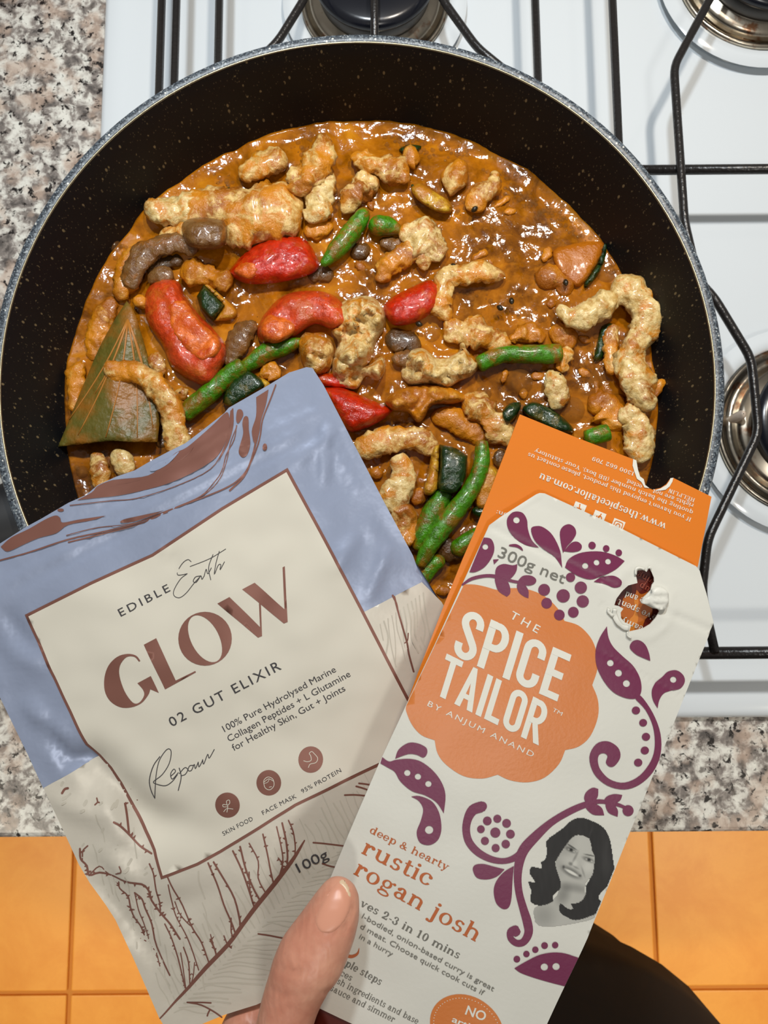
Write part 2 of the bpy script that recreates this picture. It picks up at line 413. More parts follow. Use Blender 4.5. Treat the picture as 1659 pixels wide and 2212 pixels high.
# ================= the curry =================
ZS = .0752
PXM = .000207
def coat_mat(name, cream, thr, coatc=(206, 128, 14), dark=(156, 86, 8), fleck=True, rough=.34, low=.0035):
    m = mat(name, C3(*cream), rough); p = pos(m)
    n1 = noi(m, p, 120, 6, .68, .6); sx = N(m, 'SeparateXYZ'); L(m, p, sx.inputs[0])
    mr = N(m, 'MapRange'); mr.inputs[1].default_value = ZS - .001; mr.inputs[2].default_value = ZS + low; mr.inputs[3].default_value = .30; mr.inputs[4].default_value = 0; L(m, sx.outputs[2], mr.inputs[0])
    ad = N(m, 'Math', operation='ADD'); L(m, n1, ad.inputs[0]); L(m, mr.outputs[0], ad.inputs[1])
    f = ramp(m, ad.outputs[0], [(thr - .07, 0.0), (thr + .055, .97)])
    n2 = noi(m, p, 330, 3, .6)
    cr = tuple(int(c * f_) for c, f_ in zip(cream, (.84, .76, .60)))
    base = mix(m, ramp(m, n2, [(.38, 0.0), (.62, 1.0)]), C3(*cr), C3(*cream))
    ct = mix(m, ramp(m, noi(m, p, 60, 3), [(.4, 0.0), (.6, 1.0)]), C3(*dark), C3(*coatc))
    c = mix(m, f, base, ct)
    if fleck:
        c = mix(m, ramp(m, vor(m, p, 260), [(.045, .85), (.075, 0.0)]), c, C3(70, 56, 24))
    setc(m, c); bump(m, noi(m, p, 420, 4, .65), .0010, .8)
    BS(m).inputs['Coat Weight'].default_value = .22; BS(m).inputs['Coat Roughness'].default_value = .12
    return m
M['ch0'] = coat_mat('chicken_pale', (238, 212, 150), .56)
M['ch1'] = coat_mat('chicken_saucy', (238, 204, 134), .485)
M['ch2'] = coat_mat('chicken_drenched', (216, 156, 62), .45, low=.006)
M['tom'] = coat_mat('tomato_skin', (204, 40, 4), .57, (196, 82, 10), (176, 50, 6), False, .2)
M['tom2'] = coat_mat('tomato_mushy', (212, 70, 22), .54, (196, 92, 24), (186, 62, 22), False, .25)
M['zfl2'] = coat_mat('zucchini_drenched', (206, 140, 34), .36, (184, 106, 16), (168, 90, 12), False, .25)
M['tomf'] = coat_mat('tomato_flesh', (232, 116, 34), .54, (206, 84, 14), (190, 66, 10), False, .25)
M['bean'] = coat_mat('green_bean_skin', (70, 140, 14), .55, (140, 94, 12), (100, 84, 10), False, .25, .002)
M['zsk'] = coat_mat('zucchini_skin', (22, 56, 18), .62, (96, 84, 22), (60, 66, 18), False, .22, .001)
M['zfl'] = coat_mat('zucchini_flesh', (212, 166, 40), .50, (190, 120, 24), (150, 92, 18), False, .3)
M['mush'] = coat_mat('mushroom_cap', (124, 88, 46), .56, (150, 92, 28), (104, 62, 20), False, .28)
M['mushd'] = coat_mat('mushroom_gills', (80, 58, 34), .48, (120, 78, 26), (86, 54, 20), False, .3)
lf = mat('bay_leaf', C3(104, 92, 30), .32); M['leaf'] = lf
setc(lf, mix(lf, ramp(lf, noi(lf, pos(lf), 60, 4, .6), [(.42, 0.0), (.62, .9)]), C3(96, 88, 30), C3(146, 92, 24)))
bump(lf, noi(lf, pos(lf), 260, 3), .0012, .8); BS(lf).inputs['Roughness'].default_value = .42
M['vein'] = mat('leaf_vein', C3(178, 116, 44), .4)
M['seed'] = mat('dark_spice_seed', C3(40, 32, 18), .3)
sc = mat('curry_sauce', C3(170, 92, 16), .10); M['sauce'] = sc
p = pos(sc)
c = ramp(sc, noi(sc, p, 34, 5, .66, .8), [(.36, C3(100, 54, 3)), (.47, C3(142, 82, 5)), (.58, C3(170, 100, 10)), (.7, C3(196, 126, 22))])
c = mix(sc, ramp(sc, noi(sc, p, 300, 3, .6), [(.5, 0.0), (.75, .35)]), c, C3(206, 132, 34))
c = mix(sc, ramp(sc, vor(sc, p, 190), [(.04, .8), (.07, 0.0)]), c, C3(70, 40, 10))
setc(sc, c); BS(sc).inputs['IOR'].default_value = 1.5
hb = N(sc, 'Math', operation='ADD'); L(sc, noi(sc, p, 120, 3, .55, .3), hb.inputs[0])
h2 = N(sc, 'Math', operation='MULTIPLY'); L(sc, noi(sc, p, 520, 2, .5), h2.inputs[0]); h2.inputs[1].default_value = .22; L(sc, h2.outputs[0], hb.inputs[1])
bump(sc, hb.outputs[0], .00065, .7)
bb = mat('sauce_bubble', C3(150, 100, 50), .03); M['bubble'] = bb; BS(bb).inputs['Alpha'].default_value = .26; BS(bb).inputs['IOR'].default_value = 1.6

FOOT = []     # (x, y, r) of what lies in the sauce, so the sauce laps up against it
def piece(name, pts, lift, m, rough=.16, flat=.62, fibre=1.0, seed=None, n=24, endk=1.0, parent=None, foot=True):
    """pts: (px, py, width px[, extra lift mm]); a lumpy tapered body swept along them"""
    seed = seed if seed is not None else R.uniform(0, 99)
    P3 = []
    for q in pts:
        z = ZS + (lift + (q[3] if len(q) > 3 else 0)) * .001
        a = at(q[0], q[1], z); P3.append((a, q[2] * .5 * (CAMZ - z) / FPX))
    ln = sum((P3[i + 1][0] - P3[i][0]).length for i in range(len(P3) - 1))
    k = max(3, int(ln / (len(P3) - 1) / .0009))
    C = resample([a for a, _ in P3], k); W = [q.x for q in resample([Vector((r, 0, 0)) for _, r in P3], k)]
    s = [0]
    for i in range(1, len(C)): s.append(s[-1] + (C[i] - C[i - 1]).length)
    tot = s[-1]; W2 = []
    for i in range(len(C)):
        e = min(s[i], tot - s[i]); ww = max(W[i], .0006) * endk
        W2.append(W[i] * (max(.12, math.sqrt(max(0, 1 - (1 - e / ww) ** 2))) if e < ww else 1))
    vs, fs = [], []; tube(vs, fs, C, W2, n, [a * flat for a in W2], Vector((0, 0, 1)))
    wm = sum(W) / len(W); off = Vector((seed * 3.1, seed * 1.7, seed))
    out = []
    cc = len(C)
    for i, v in enumerate(vs):
        c = C[min(i // n, cc - 1)]; d = v - c
        if d.length < 1e-7: out.append(v); continue
        wm = max(wm, .001); f = noise.noise(v * (.55 / wm) + off) * rough * 1.6 + noise.noise(v * (1.5 / wm) + off) * rough * .9
        f += abs(noise.noise(v * 420 + off)) * .20 * fibre * min(1, .004 / wm) + noise.noise(v * (3.4 / wm) + off) * rough * .5
        f += (abs(noise.noise(Vector((v.x * 230, v.y * 230, v.z * 500)) + off)) - .2) * .28 * fibre * min(1, .005 / wm)
        out.append(c + d * (1 + f))
    if foot:
        for i in range(0, cc, 3): FOOT.append((C[i].x, C[i].y, W[i] * 1.1, max(0, C[i].z - ZS)))
    return mesh(name, out, fs, m, parent)
def dome(name, outline, lift, hgt, m, edge=.35, rough=.15, step=7, seed=0, parent=None, tilt=(0, 0), foot=True, fold=None, sm=4, thick=.004):
    """an irregular chunk from its plan outline; hgt in mm, rounded towards the edge"""
    ol = smooth(outline, sm) if sm else [q[:2] for q in outline]
    V, F = cdt(ol, step=step, dstep=step)
    dm = max(edged(v, ol) for v in V); cx = sum(v[0] for v in V) / len(V); cy = sum(v[1] for v in V) / len(V)
    vs = []; off = Vector((seed * 2.3 + 5, seed, seed * 1.1))
    for v in V:
        d = min(1, edged(v, ol) / max(dm * edge, .01)); h = hgt * math.sqrt(max(0, 1 - (1 - d) ** 2))
        q0 = Vector((v[0] * .02, v[1] * .02, 0)) + off
        h *= 1 + rough * 1.6 * noise.noise(q0) + rough * noise.noise(q0 * 2.6) + rough * .5 * noise.noise(q0 * 7)
        if fold: h += fold(v[0], v[1])
        z = ZS + .001 * (lift + h + tilt[0] * (v[0] - cx) / 100 + tilt[1] * (v[1] - cy) / 100); vs.append(at(v[0], v[1], z))
    nv = len(vs); bot = []
    for v in V:
        bot.append(at(v[0], v[1], ZS + .001 * (lift + tilt[0] * (v[0] - cx) / 100 + tilt[1] * (v[1] - cy) / 100) - thick))
    fl = []
    a, b, c = [Vector(vs[i]) for i in F[0]]; flip = (b - a).cross(c - a).z < 0
    top = [tuple(reversed(f)) if flip else f for f in F]
    fl += top + [tuple(nv + i for i in reversed(f)) for f in top]
    for (i, j) in rim_edges(top): fl.append((j, i, nv + i, nv + j))
    if foot:
        for v in V[::4]:
            if edged(v, ol) > dm * .3: q = at(v[0], v[1], ZS); FOOT.append((q.x, q.y, dm * .8 * PXM, .001))
    return mesh(name, vs + bot, fl, m, parent)
CH = 'chicken pieces in the curry'
def chick(pts, lift, mt, label, **kw):
    kw['rough'] = kw.get('rough', .16) * 1.45 + .03; kw['flat'] = kw.get('flat', .62) * .92; pts = [(q[0], q[1], q[2] * 1.12) + tuple(q[3:]) for q in pts]
    return tag(piece('chicken_piece', pts, lift, M[mt], **kw), label, 'chicken', CH)
def chunk(ol, lift, h, mt, label, **kw):
    return tag(dome('chicken_piece', ol, lift, h, M[mt], rough=kw.pop('rough', .45), **kw), label, 'chicken', CH)
chick([(312, 462, 34), (345, 452, 52), (385, 452, 58), (425, 440, 44), (445, 432, 20)], 7, 'ch0', 'plump pale chicken piece at the upper left edge, above the brown mushroom cap', rough=.25)
chick([(345, 530, 34), (395, 500, 62), (445, 468, 92), (510, 462, 122), (575, 452, 122), (630, 440, 92), (655, 434, 40)], 5, 'ch1', 'largest chicken piece, long and thick with sauce-streaked sides, upper left of the curry', rough=.22, flat=.5)
chick([(520, 388, 22), (548, 366, 46), (585, 350, 52), (622, 345, 36)], 5, 'ch1', 'saucy chicken strip touching the pan wall left of the upright peaked piece')
chick([(697, 287, 26), (696, 325, 40), (680, 355, 70), (655, 395, 86), (650, 425, 50)], 9, 'ch1', 'tall peaked chicken piece that reaches highest up the far pan wall', rough=.28)
chick([(705, 365, 34), (698, 405, 52), (685, 445, 56), (668, 482, 30)], 7, 'ch0', 'drooping pale chicken strip hanging below the peaked piece', rough=.2)
chick([(742, 462, 22), (758, 428, 50), (785, 403, 56), (818, 388, 22)], 5, 'ch1', 'small hooked chicken piece just above the forked green bean', rough=.3)
chick([(757, 335, 20), (790, 352, 40), (825, 365, 44), (865, 380, 46), (884, 392, 24)], 5, 'ch1', 'ragged chicken strip right of the peaked piece near the far pan wall', rough=.3)
chick([(872, 352, 34), (892, 343, 52), (908, 345, 36)], 4, 'ch2', 'little round sauce-covered chicken nub near the far edge by the green sliver')
chick([(952, 380, 36), (980, 384, 62), (1010, 394, 50)], 4.5, 'ch1', 'round chicken nugget right of the yellow zucchini stick', rough=.22)
chick([(1068, 368, 18), (1066, 400, 34), (1040, 425, 42), (1008, 452, 28)], 4, 'ch1', 'curved chicken strip near the far right edge beside the frothy sauce')
chick([(860, 500, 30), (895, 505, 60), (930, 530, 66), (950, 565, 26)], 6, 'ch0', 'white folded chicken piece right of the forked green bean', rough=.3)
chick([(900, 525, 40), (870, 555, 42), (840, 580, 36), (812, 606, 20)], 5, 'ch2', 'thin orange chicken strand hanging from the white folded piece', rough=.3)
chick([(905, 530, 22), (915, 560, 30), (918, 585, 14)], 6, 'ch1', 'small dangling chicken tip below the white folded piece')
chick([(1092, 596, 22), (1045, 588, 38), (1000, 592, 42), (962, 602, 40), (955, 640, 40), (952, 668, 38), (975, 690, 18)], 5, 'ch1', 'angular hook-shaped chicken piece right of the red tomato at centre', rough=.16)
chick([(1165, 620, 40), (1190, 598, 52), (1215, 610, 44), (1225, 640, 30)], 1.5, 'ch2', 'half-sunken chicken piece in the sauce left of the pale folded strip')
chick([(960, 735, 24), (990, 715, 46), (1030, 715, 50), (1070, 735, 44), (1105, 745, 20)], 4, 'ch1', 'lumpy chicken piece above the horizontal green bean', rough=.3)
chick([(1100, 735, 26), (1140, 722, 30), (1180, 726, 24)], 2.5, 'ch2', 'small saucy chicken crumb cluster above the right end of the horizontal bean', rough=.4)
chunk([(722, 668), (755, 645), (800, 640), (828, 665), (832, 705), (815, 735), (800, 780), (770, 800), (735, 790), (722, 770), (730, 740), (716, 715), (735, 695)], 3, 10, 'ch0', 'big crumbly white chicken chunk at the centre below the tomatoes', rough=.6, edge=.6)
chunk([(640, 735, 1), (660, 715, 1), (690, 725), (718, 735), (722, 765), (712, 800), (680, 812), (655, 790)], 2, 8, 'ch1', 'saucy shredded chicken chunk left of the big crumbly white one', rough=.6, edge=.6)
chunk([(725, 770), (760, 780), (795, 790), (825, 770), (832, 800), (815, 822), (790, 812), (770, 840), (735, 832), (718, 805)], 4, 7, 'ch0', 'torn chicken flap below the big crumbly white chunk', rough=.6, edge=.6)
chunk([(868, 790), (885, 758), (915, 752), (950, 775), (990, 760), (992, 742), (1005, 740), (1015, 765), (1035, 785), (1022, 810), (990, 825), (965, 838), (930, 828), (890, 832), (868, 815)], 2, 9, 'ch0', 'wide crinkled chicken chunk with a little nub, left of the horizontal bean', rough=.6, edge=.55)
chick([(1207, 658, 14), (1228, 682, 34), (1262, 684, 46), (1300, 662, 54), (1335, 640, 40)], 9, 'ch0', 'pale folded chicken strip pointing left from the top of the long right-hand strip', rough=.16, flat=.8)
chick([(1318, 632, 50), (1365, 632, 62), (1396, 668, 68), (1390, 715, 58), (1370, 760, 56), (1366, 805, 64), (1382, 850, 68), (1412, 885, 44)], 9, 'ch0', 'longest pale chicken strip running down the right side of the curry', rough=.16, flat=.75)
chick([(1325, 700, 20), (1318, 750, 30), (1322, 810, 28)], 5, 'ch1', 'narrow saucy chicken edge tucked along the inside of the long right-hand strip')
chick([(1395, 850, 32), (1415, 838, 22), (1436, 820, 14)], 8, 'ch1', 'tiny chicken spur sticking out towards the right pan wall', rough=.3)
chick([(1335, 905, 40), (1365, 900, 58), (1380, 935, 56), (1382, 975, 44), (1375, 1000, 26)], 6, 'ch0', 'curled pale chicken piece below the long right-hand strip', rough=.22)
chick([(1185, 800, 30), (1198, 825, 46), (1205, 860, 46), (1192, 884, 20)], 5, 'ch0', 'short upright pale chicken stub below the right end of the horizontal bean', rough=.2)
chick([(1232, 750, 20), (1218, 770, 34), (1215, 805, 24)], 4, 'ch1', 'small pale chicken bit right of the horizontal bean tip', rough=.3)
chick([(1185, 715, 26), (1215, 725, 44), (1238, 752, 36)], 2, 'ch2', 'orange chicken lump above the horizontal bean tip')
chick([(1270, 885, 28), (1300, 875, 60), (1320, 905, 56), (1312, 930, 26)], 2, 'ch2', 'sauce-soaked chicken piece above the cut bean end by the box', rough=.3)
chunk([(832, 862), (870, 838), (925, 832), (975, 838), (1010, 860), (980, 872), (935, 875), (915, 905), (900, 912), (880, 890), (845, 885)], 4, 7, 'ch2', 'broad orange chicken flap with two points, right of the lowest tomato', rough=.6, edge=.5)
chick([(1000, 855, 30), (1035, 880, 54), (1060, 915, 58), (1090, 945, 40), (1098, 965, 20)], 4, 'ch1', 'ridged chicken strip running down towards the orange box corner', rough=.3)
chick([(930, 900, 26), (980, 905, 46), (1020, 930, 46), (1055, 950, 30)], 1.5, 'ch2', 'sunken chicken strip under the ridged one beside the orange box')
chick([(765, 958, 32), (800, 962, 50), (850, 950, 48), (900, 952, 46), (948, 970, 32)], 6, 'ch1', 'nearly level chicken strip above the curled pale piece, right of the blue pouch', rough=.14)
chick([(845, 990, 34), (868, 1010, 44), (868, 1045, 48), (845, 1075, 52), (815, 1088, 30)], 7, 'ch0', 'curled pale chicken piece beside the right edge of the blue pouch', rough=.14)
chunk([(845, 1090), (880, 1085), (903, 1110), (905, 1145), (890, 1180), (865, 1175), (840, 1140)], 2, 7, 'ch1', 'round-edged saucy chicken slice beside the pouch, left of the bean bunch', rough=.4)
chick([(885, 1080, 22), (905, 1073, 28), (925, 1070, 16)], 3, 'ch2', 'little chicken sliver above the bean bunch')
chick([(800, 1015, 22), (815, 1022, 26), (828, 1020, 14)], 2, 'ch2', 'small chicken bit at the pouch edge left of the curled pale piece')
chick([(225, 787, 26), (262, 802, 40), (305, 810, 44), (340, 838, 46), (366, 872, 44), (372, 912, 42), (380, 950, 46), (372, 985, 36)], 11, 'ch1', 'bent chicken strip lying across the bay leaf', rough=.15, flat=.75)
chick([(325, 765, 22), (345, 790, 26), (352, 810, 16)], 7, 'ch1', 'short chicken end poking out between the bay leaf and the mushy tomato')
chick([(205, 975, 22), (215, 1005, 34), (222, 1040, 36), (218, 1070, 30)], 3, 'ch1', 'left one of two short chicken stubs below the bay leaf')
chick([(248, 970, 30), (262, 995, 38), (285, 1025, 38)], 5, 'ch0', 'right one of two short chicken stubs below the bay leaf, the paler', rough=.1)
chick([(290, 535, 22), (276, 570, 38), (268, 610, 40), (255, 650, 28)], 4, 'ch2', 'orange chicken strip along the left pan wall beside the dark mushroom slice', rough=.25)
chick([(392, 575, 30), (430, 592, 46), (470, 600, 44), (505, 598, 26)], 4, 'ch2', 'orange chicken piece between the mushroom slices and the upper red tomato', rough=.3)
chick([(286, 655, 18), (302, 650, 32), (316, 645, 22)], 5, 'ch2', 'small orange crumb above the tip of the bay leaf', rough=.25)
chick([(560, 812, 22), (582, 802, 34), (605, 815, 22)], 3, 'ch2', 'small bright orange chicken bit right of the dark zucchini skin', rough=.3)
chick([(380, 860, 14), (392, 845, 22), (398, 865, 16)], 3, 'ch1', 'tiny pale chicken bit left of the long diagonal bean', rough=.3)
chick([(720, 485, 20), (690, 498, 34), (655, 500, 26)], 2.5, 'ch2', 'saucy lump right of the biggest chicken piece, left of the forked bean')
chick([(175, 780, 24), (165, 810, 34), (160, 850, 28), (158, 890, 16)], 4, 'ch2', 'orange sauce-covered scrap against the left pan wall beside the bay leaf')
chick([(245, 640, 30), (225, 690, 46), (210, 740, 44), (198, 780, 24)], 2, 'ch2', 'broad orange scrap against the left pan wall above the bay leaf')

TO = 'tomato wedges in the curry'
def tomato(ol, lift, h, label, flesh=None, fh=1.2, mt='tom', **kw):
    t = tag(dome('tomato_wedge', ol, lift, h, M[mt], rough=.12, **kw), label, 'tomato', TO)
    if flesh: dome('flesh', flesh, lift + h * .72, fh + h * .25, M['tomf'], rough=.35, parent=t, foot=False, thick=.002)
    return t
tomato([(490, 590, 1), (520, 555), (560, 525), (610, 510), (655, 515), (680, 545), (688, 580), (650, 600), (590, 612), (530, 612)], 3, 8, 'upper red tomato wedge below the biggest chicken piece', [(505, 585), (545, 560), (560, 585), (540, 603)], .6, edge=.7)
tomato([(318, 625), (345, 602), (385, 608), (400, 640), (430, 680), (465, 715), (490, 755), (478, 800), (450, 835), (410, 820), (370, 790), (350, 745), (320, 700), (312, 660)], 4, 9, 'mushy peeled tomato wedge beside the bay leaf', [(362, 655), (400, 650), (430, 690), (475, 735), (470, 770), (430, 780), (385, 740), (365, 700)], 1.5, 'tom2', edge=.6)
tomato([(555, 715), (570, 680), (610, 640), (660, 628), (715, 635), (752, 670), (758, 700), (720, 712), (680, 700), (640, 725), (600, 745), (565, 740)], 3, 8, 'orange and red tomato wedge at the centre with pale flesh at its left end', [(560, 720), (575, 685), (600, 680), (640, 700), (625, 728), (590, 742)], 1.5, 'tom2', edge=.6)
tomato([(828, 665), (850, 640), (890, 620), (930, 605), (950, 625), (945, 660), (920, 685), (880, 702), (845, 700)], 3, 7, 'red tomato piece between the crumbly chunk and the hook-shaped chicken piece', None, edge=.7)
tomato([(690, 838, 1), (740, 838), (790, 858), (850, 885, 1), (830, 905), (790, 925), (750, 930), (715, 880)], 4, 9, 'smooth triangular red tomato wedge touching the top right corner of the pouch', None, edge=.8)
tomato([(665, 800), (700, 805), (760, 812), (780, 830), (740, 840), (690, 830)], 2, 4, 'thin orange tomato strip above the triangular tomato wedge', None, edge=.8)

BE = 'green beans in the curry'
def bean(pts, lift, label, **kw):
    return tag(piece('green_bean', pts, lift, M['bean'], rough=.07, flat=.95, fibre=.15, n=16, **kw), label, 'green bean', BE)
bean([(790, 450, 30), (775, 480, 40), (748, 515, 44), (720, 548, 36), (694, 574, 14)], 7, 'thick bean of the crossing pair, slanting down left')
bean([(795, 490, 38), (825, 488, 46), (850, 492, 34), (872, 505, 8)], 6, 'short bean of the crossing pair, with the pointed tip to the right')
bean([(1030, 790, 34), (1060, 775, 38), (1090, 766, 36), (1140, 765, 42), (1185, 765, 44), (1216, 762, 40)], 6, 'horizontal bean right of centre with sauce on its right half', endk=.4)
bean([(392, 900, 38), (440, 860, 44), (490, 815, 42), (530, 788, 40)], 6, 'long diagonal bean whose cut end touches the edge of the pouch', endk=.4)
bean([(520, 800, 30), (570, 765, 42), (620, 748, 34), (655, 735, 16)], 4, 'upper diagonal bean that runs under the central tomato wedge')
bean([(1040, 950, 28), (1040, 1000, 36), (1022, 1050, 38), (990, 1095, 42), (955, 1140, 44), (925, 1185, 38), (905, 1225, 22)], 8, 'upright bean of the bunch between pouch and box, the longest', endk=.4)
bean([(965, 1060, 34), (940, 1100, 46), (915, 1150, 42), (900, 1190, 24)], 5, 'left bean of the bunch between pouch and box, behind the longest', endk=.4)
bean([(1060, 1140, 24), (1015, 1165, 38), (975, 1195, 36)], 4, 'right bean of the bunch between pouch and box, disappearing behind the box')
bean([(1262, 948, 34), (1290, 940, 40), (1318, 932, 38)], 6, 'bean stub above the upper edge of the orange box', endk=.3)
bean([(905, 1265, 26), (930, 1225, 38), (960, 1205, 30)], 4, 'lowest bean end beside the pouch edge under the bunch')

ZU = 'zucchini pieces in the curry'
def zuc(label, skin, flesh, lift=4, hs=4, hf=3, fm='zfl'):
    e = empty('zucchini_piece', at(skin[0][0], skin[0][1], ZS)); tag(e, label, 'zucchini', ZU)
    bpy.context.view_layer.update(); inv = Matrix.Translation(-e.location)
    for nm, ol, h, mt, lf in (('flesh', flesh, hf, fm, lift - 1), ('skin', skin, hs, 'zsk', lift)):
        if ol:
            o = dome(nm, ol, lf, h, M[mt], rough=.12, edge=.3, sm=3); o.data.transform(inv); o.parent = e
zuc('small zucchini wedge with dark green skin right of the mushy tomato', [(425, 640, 1), (440, 615, 1), (465, 640), (485, 660, 1), (460, 695, 1), (435, 668)], [(440, 615, 1), (447, 612), (480, 640), (512, 672), (500, 690), (462, 694, 1), (484, 661, 1)])
zuc('dark green triangular zucchini skin touching the pouch edge', [(482, 870), (495, 830), (535, 800, 1), (560, 815), (576, 835, 1), (540, 855), (505, 880, 1)], [(560, 815), (585, 830), (570, 845)], 6)
zuc('dark green zucchini block above the bean bunch', [(950, 960, 1), (985, 968), (1010, 985, 1), (1006, 1030), (990, 1060), (972, 1068, 1), (945, 1055), (950, 1010)], [(950, 960, 1), (935, 968), (925, 1020), (915, 1062), (930, 1070), (946, 1056, 1)], 8, 6, 5)
zuc('yellow zucchini half slice between the bean bunch and the orange box', [(1020, 1098), (1060, 1090), (1068, 1112), (1030, 1118)], [(1045, 1005), (1070, 1010), (1078, 1040), (1060, 1095), (1030, 1098), (1025, 1060)], 4, 3, 5)
zuc('yellow zucchini stick near the far side of the curry', [(888, 400), (892, 398), (896, 404), (892, 408)], [(888, 405), (905, 395), (935, 412), (968, 432), (978, 455), (955, 462), (920, 445), (895, 425)], 3, 2, 5)
zuc('dark green rounded zucchini piece at the top left corner of the orange box', [(1085, 890), (1100, 872), (1125, 870), (1118, 895), (1100, 915), (1086, 908)], None, 5, 5)
zuc('long dark green zucchini piece above the top edge of the orange box', [(1128, 885), (1150, 868), (1185, 880), (1220, 905), (1240, 930), (1215, 935), (1160, 912)], None, 4, 6)
zuc('green zucchini sliver in the sauce left of the long right-hand chicken strip', [(1300, 705), (1325, 700), (1318, 735), (1302, 775), (1282, 778), (1290, 740)], [(1285, 775), (1290, 740), (1296, 715), (1289, 730), (1279, 765)], 1.5, 3, 2)
zuc('faint green zucchini sliver at the far edge of the sauce', [(862, 322), (885, 312), (910, 316), (900, 328), (875, 332)], None, 1, 2)
zuc('yellow-green zucchini bit behind the biggest chicken piece at the upper left', [(450, 438), (480, 410), (500, 405), (488, 425), (462, 445)], [(455, 442), (488, 425), (485, 435), (465, 450)], 2, 3, 3)
zuc('large sauce-covered zucchini chunk at the upper right edge of the curry', [(1304, 520), (1311, 532), (1300, 580), (1270, 620), (1262, 612), (1290, 570)], [(1195, 540), (1240, 525), (1300, 520), (1305, 540), (1285, 580), (1255, 620), (1225, 610), (1200, 580)], 1.5, 4, 4, 'zfl2')

MU = 'mushroom pieces in the curry'
def mush(pts, lift, label, mt='mush', **kw): return tag(piece('mushroom_slice', pts, lift - (2 if mt == 'mushd' else 0), M[mt], rough=.3, flat=.5, fibre=.5, **kw), label, 'mushroom', MU)
tag(dome('mushroom_chunk', [(392, 490), (410, 472), (450, 470), (485, 480), (490, 515), (478, 535), (440, 540), (405, 530)], 9, 8, M['mush'], rough=.12, edge=.6), 'brown squarish mushroom cap resting on the biggest chicken piece', 'mushroom', MU)
mush([(290, 625, 34), (288, 590, 56), (310, 555, 60), (350, 532, 50), (395, 530, 44), (425, 545, 30)], 7, 'dark arched mushroom slice at the left edge of the curry')
mush([(318, 590, 26), (350, 570, 30), (395, 562, 24)], 5, 'black gilled underside below the arched mushroom slice', 'mushd')
mush([(320, 610, 30), (345, 595, 46), (375, 600, 34)], 6, 'grey-brown mushroom bit above the mushy tomato')
mush([(490, 790, 24), (505, 755, 46), (530, 718, 50), (553, 695, 22)], 4, 'flat mushroom slice between the mushy tomato and the central wedge', 'mush')
mush([(665, 598, 22), (692, 592, 36), (722, 596, 22)], 3, 'small blackish mushroom bit below the tip of the thick bean', 'mushd')
mush([(765, 560, 26), (778, 542, 40), (800, 535, 30)], 4, 'dark mushroom nub left of the white folded chicken piece', 'mushd')
mush([(820, 520, 20), (855, 530, 34), (890, 538, 20)], 3, 'brown mushroom slice under the white folded chicken piece')
mush([(832, 740, 30), (855, 735, 52), (885, 745, 50), (888, 765, 26)], 4, 'gilled dark mushroom slice right of the big crumbly chunk', 'mushd')
mush([(845, 775, 30), (870, 772, 40), (890, 760, 20)], 5, 'brown mushroom cap edge below the gilled dark slice')
mush([(940, 1190, 40), (975, 1185, 50), (1010, 1190, 40)], 4, 'black mushroom clump at the bottom of the bean bunch', 'mushd')
mush([(1078, 970, 22), (1082, 990, 30), (1076, 1010, 20)], 4, 'dark mushroom piece half behind the left edge of the orange box', 'mushd')
mush([(445, 965, 22), (420, 960, 30), (412, 990, 26)], 1, 'dark scrap under the long diagonal bean', 'mushd')
mush([(345, 900, 18), (352, 940, 26), (350, 970, 20)], 2, 'dark green-black scrap in the gap right of the bay leaf', 'mushd')

# bay leaf: folded sheet with raised veins
lo = [(274, 650, 1), (290, 675), (308, 730), (325, 790), (340, 850), (345, 900), (340, 955, 1), (290, 955), (240, 952), (190, 958), (125, 965, 1), (140, 930), (160, 880), (185, 820), (215, 750), (248, 690)]
def lfold(x, y): return 5.5 * math.exp(-((x - 262 + (y - 800) * .12) / 60.0) ** 2) + (y - 700) * .012 + 1.0 * math.sin(x * .045 + y * .02)
bl = tag(dome('bay_leaf', lo, 4, .5, M['leaf'], rough=.1, edge=.2, fold=lfold, thick=.0009, foot=False, step=9), 'large olive-brown bay leaf at the left side of the curry', 'bay leaf')
for tx, ty in ((168, 940), (228, 945), (296, 945), (318, 860), (205, 850), (330, 925), (150, 905)):
    pp = []
    for k in range(9):
        t = k / 8; x = 276 + (tx - 276) * t + 8 * math.sin(t * 3.1); y = 690 + (ty - 690) * t
        pp.append(at(x, y, ZS + .001 * (4.6 + lfold(x, y))))
    vs, fs = [], []; tube(vs, fs, pp, [.00045 - .0002 * k / 8 for k in range(9)], 6); mesh('vein', vs, fs, M['vein'], bl)
# things stuck to the dry wall of the pan
vs, fs = [], []; tube(vs, fs, resample([at(1300, 282, .1105), at(1306, 300, .1075), at(1312, 318, .1045), at(1311, 332, .102)], 3), [.0012, .0018, .002, .0024, .0026, .0024, .0022, .0018, .001, .0008], 8, .0007)
tag(mesh('onion_skin', vs, fs, mat('dry_brown_scrap', C3(160, 108, 84), .5)), 'dried brown scrap stuck to the right pan wall under the rim', 'food scrap')
for k, (x, y) in enumerate([(1025, 452), (980, 575), (1035, 590), (905, 700), (1222, 610), (1105, 650), (1080, 665), (958, 640), (600, 415), (1208, 815)]):
    a = at(x, y, ZS + .006); vv, ff = lathe([(.0002, -.0012), (.0009, -.0008), (.0013, 0), (.0009, .0008), (.0002, .0012)], 10)
    mm = Matrix.Translation(a) @ Matrix.Rotation(R.uniform(0, 3), 4, 'Z') @ Matrix.Rotation(1.3, 4, 'X') @ Matrix.Diagonal((1, 1, 1.5, 1))
    tag(mesh('spice_seed', [mm @ Vector(v) for v in vv], ff, M['seed']), 'tiny dark spice seed on the curry', 'seed', 'dark spice seeds on the curry')
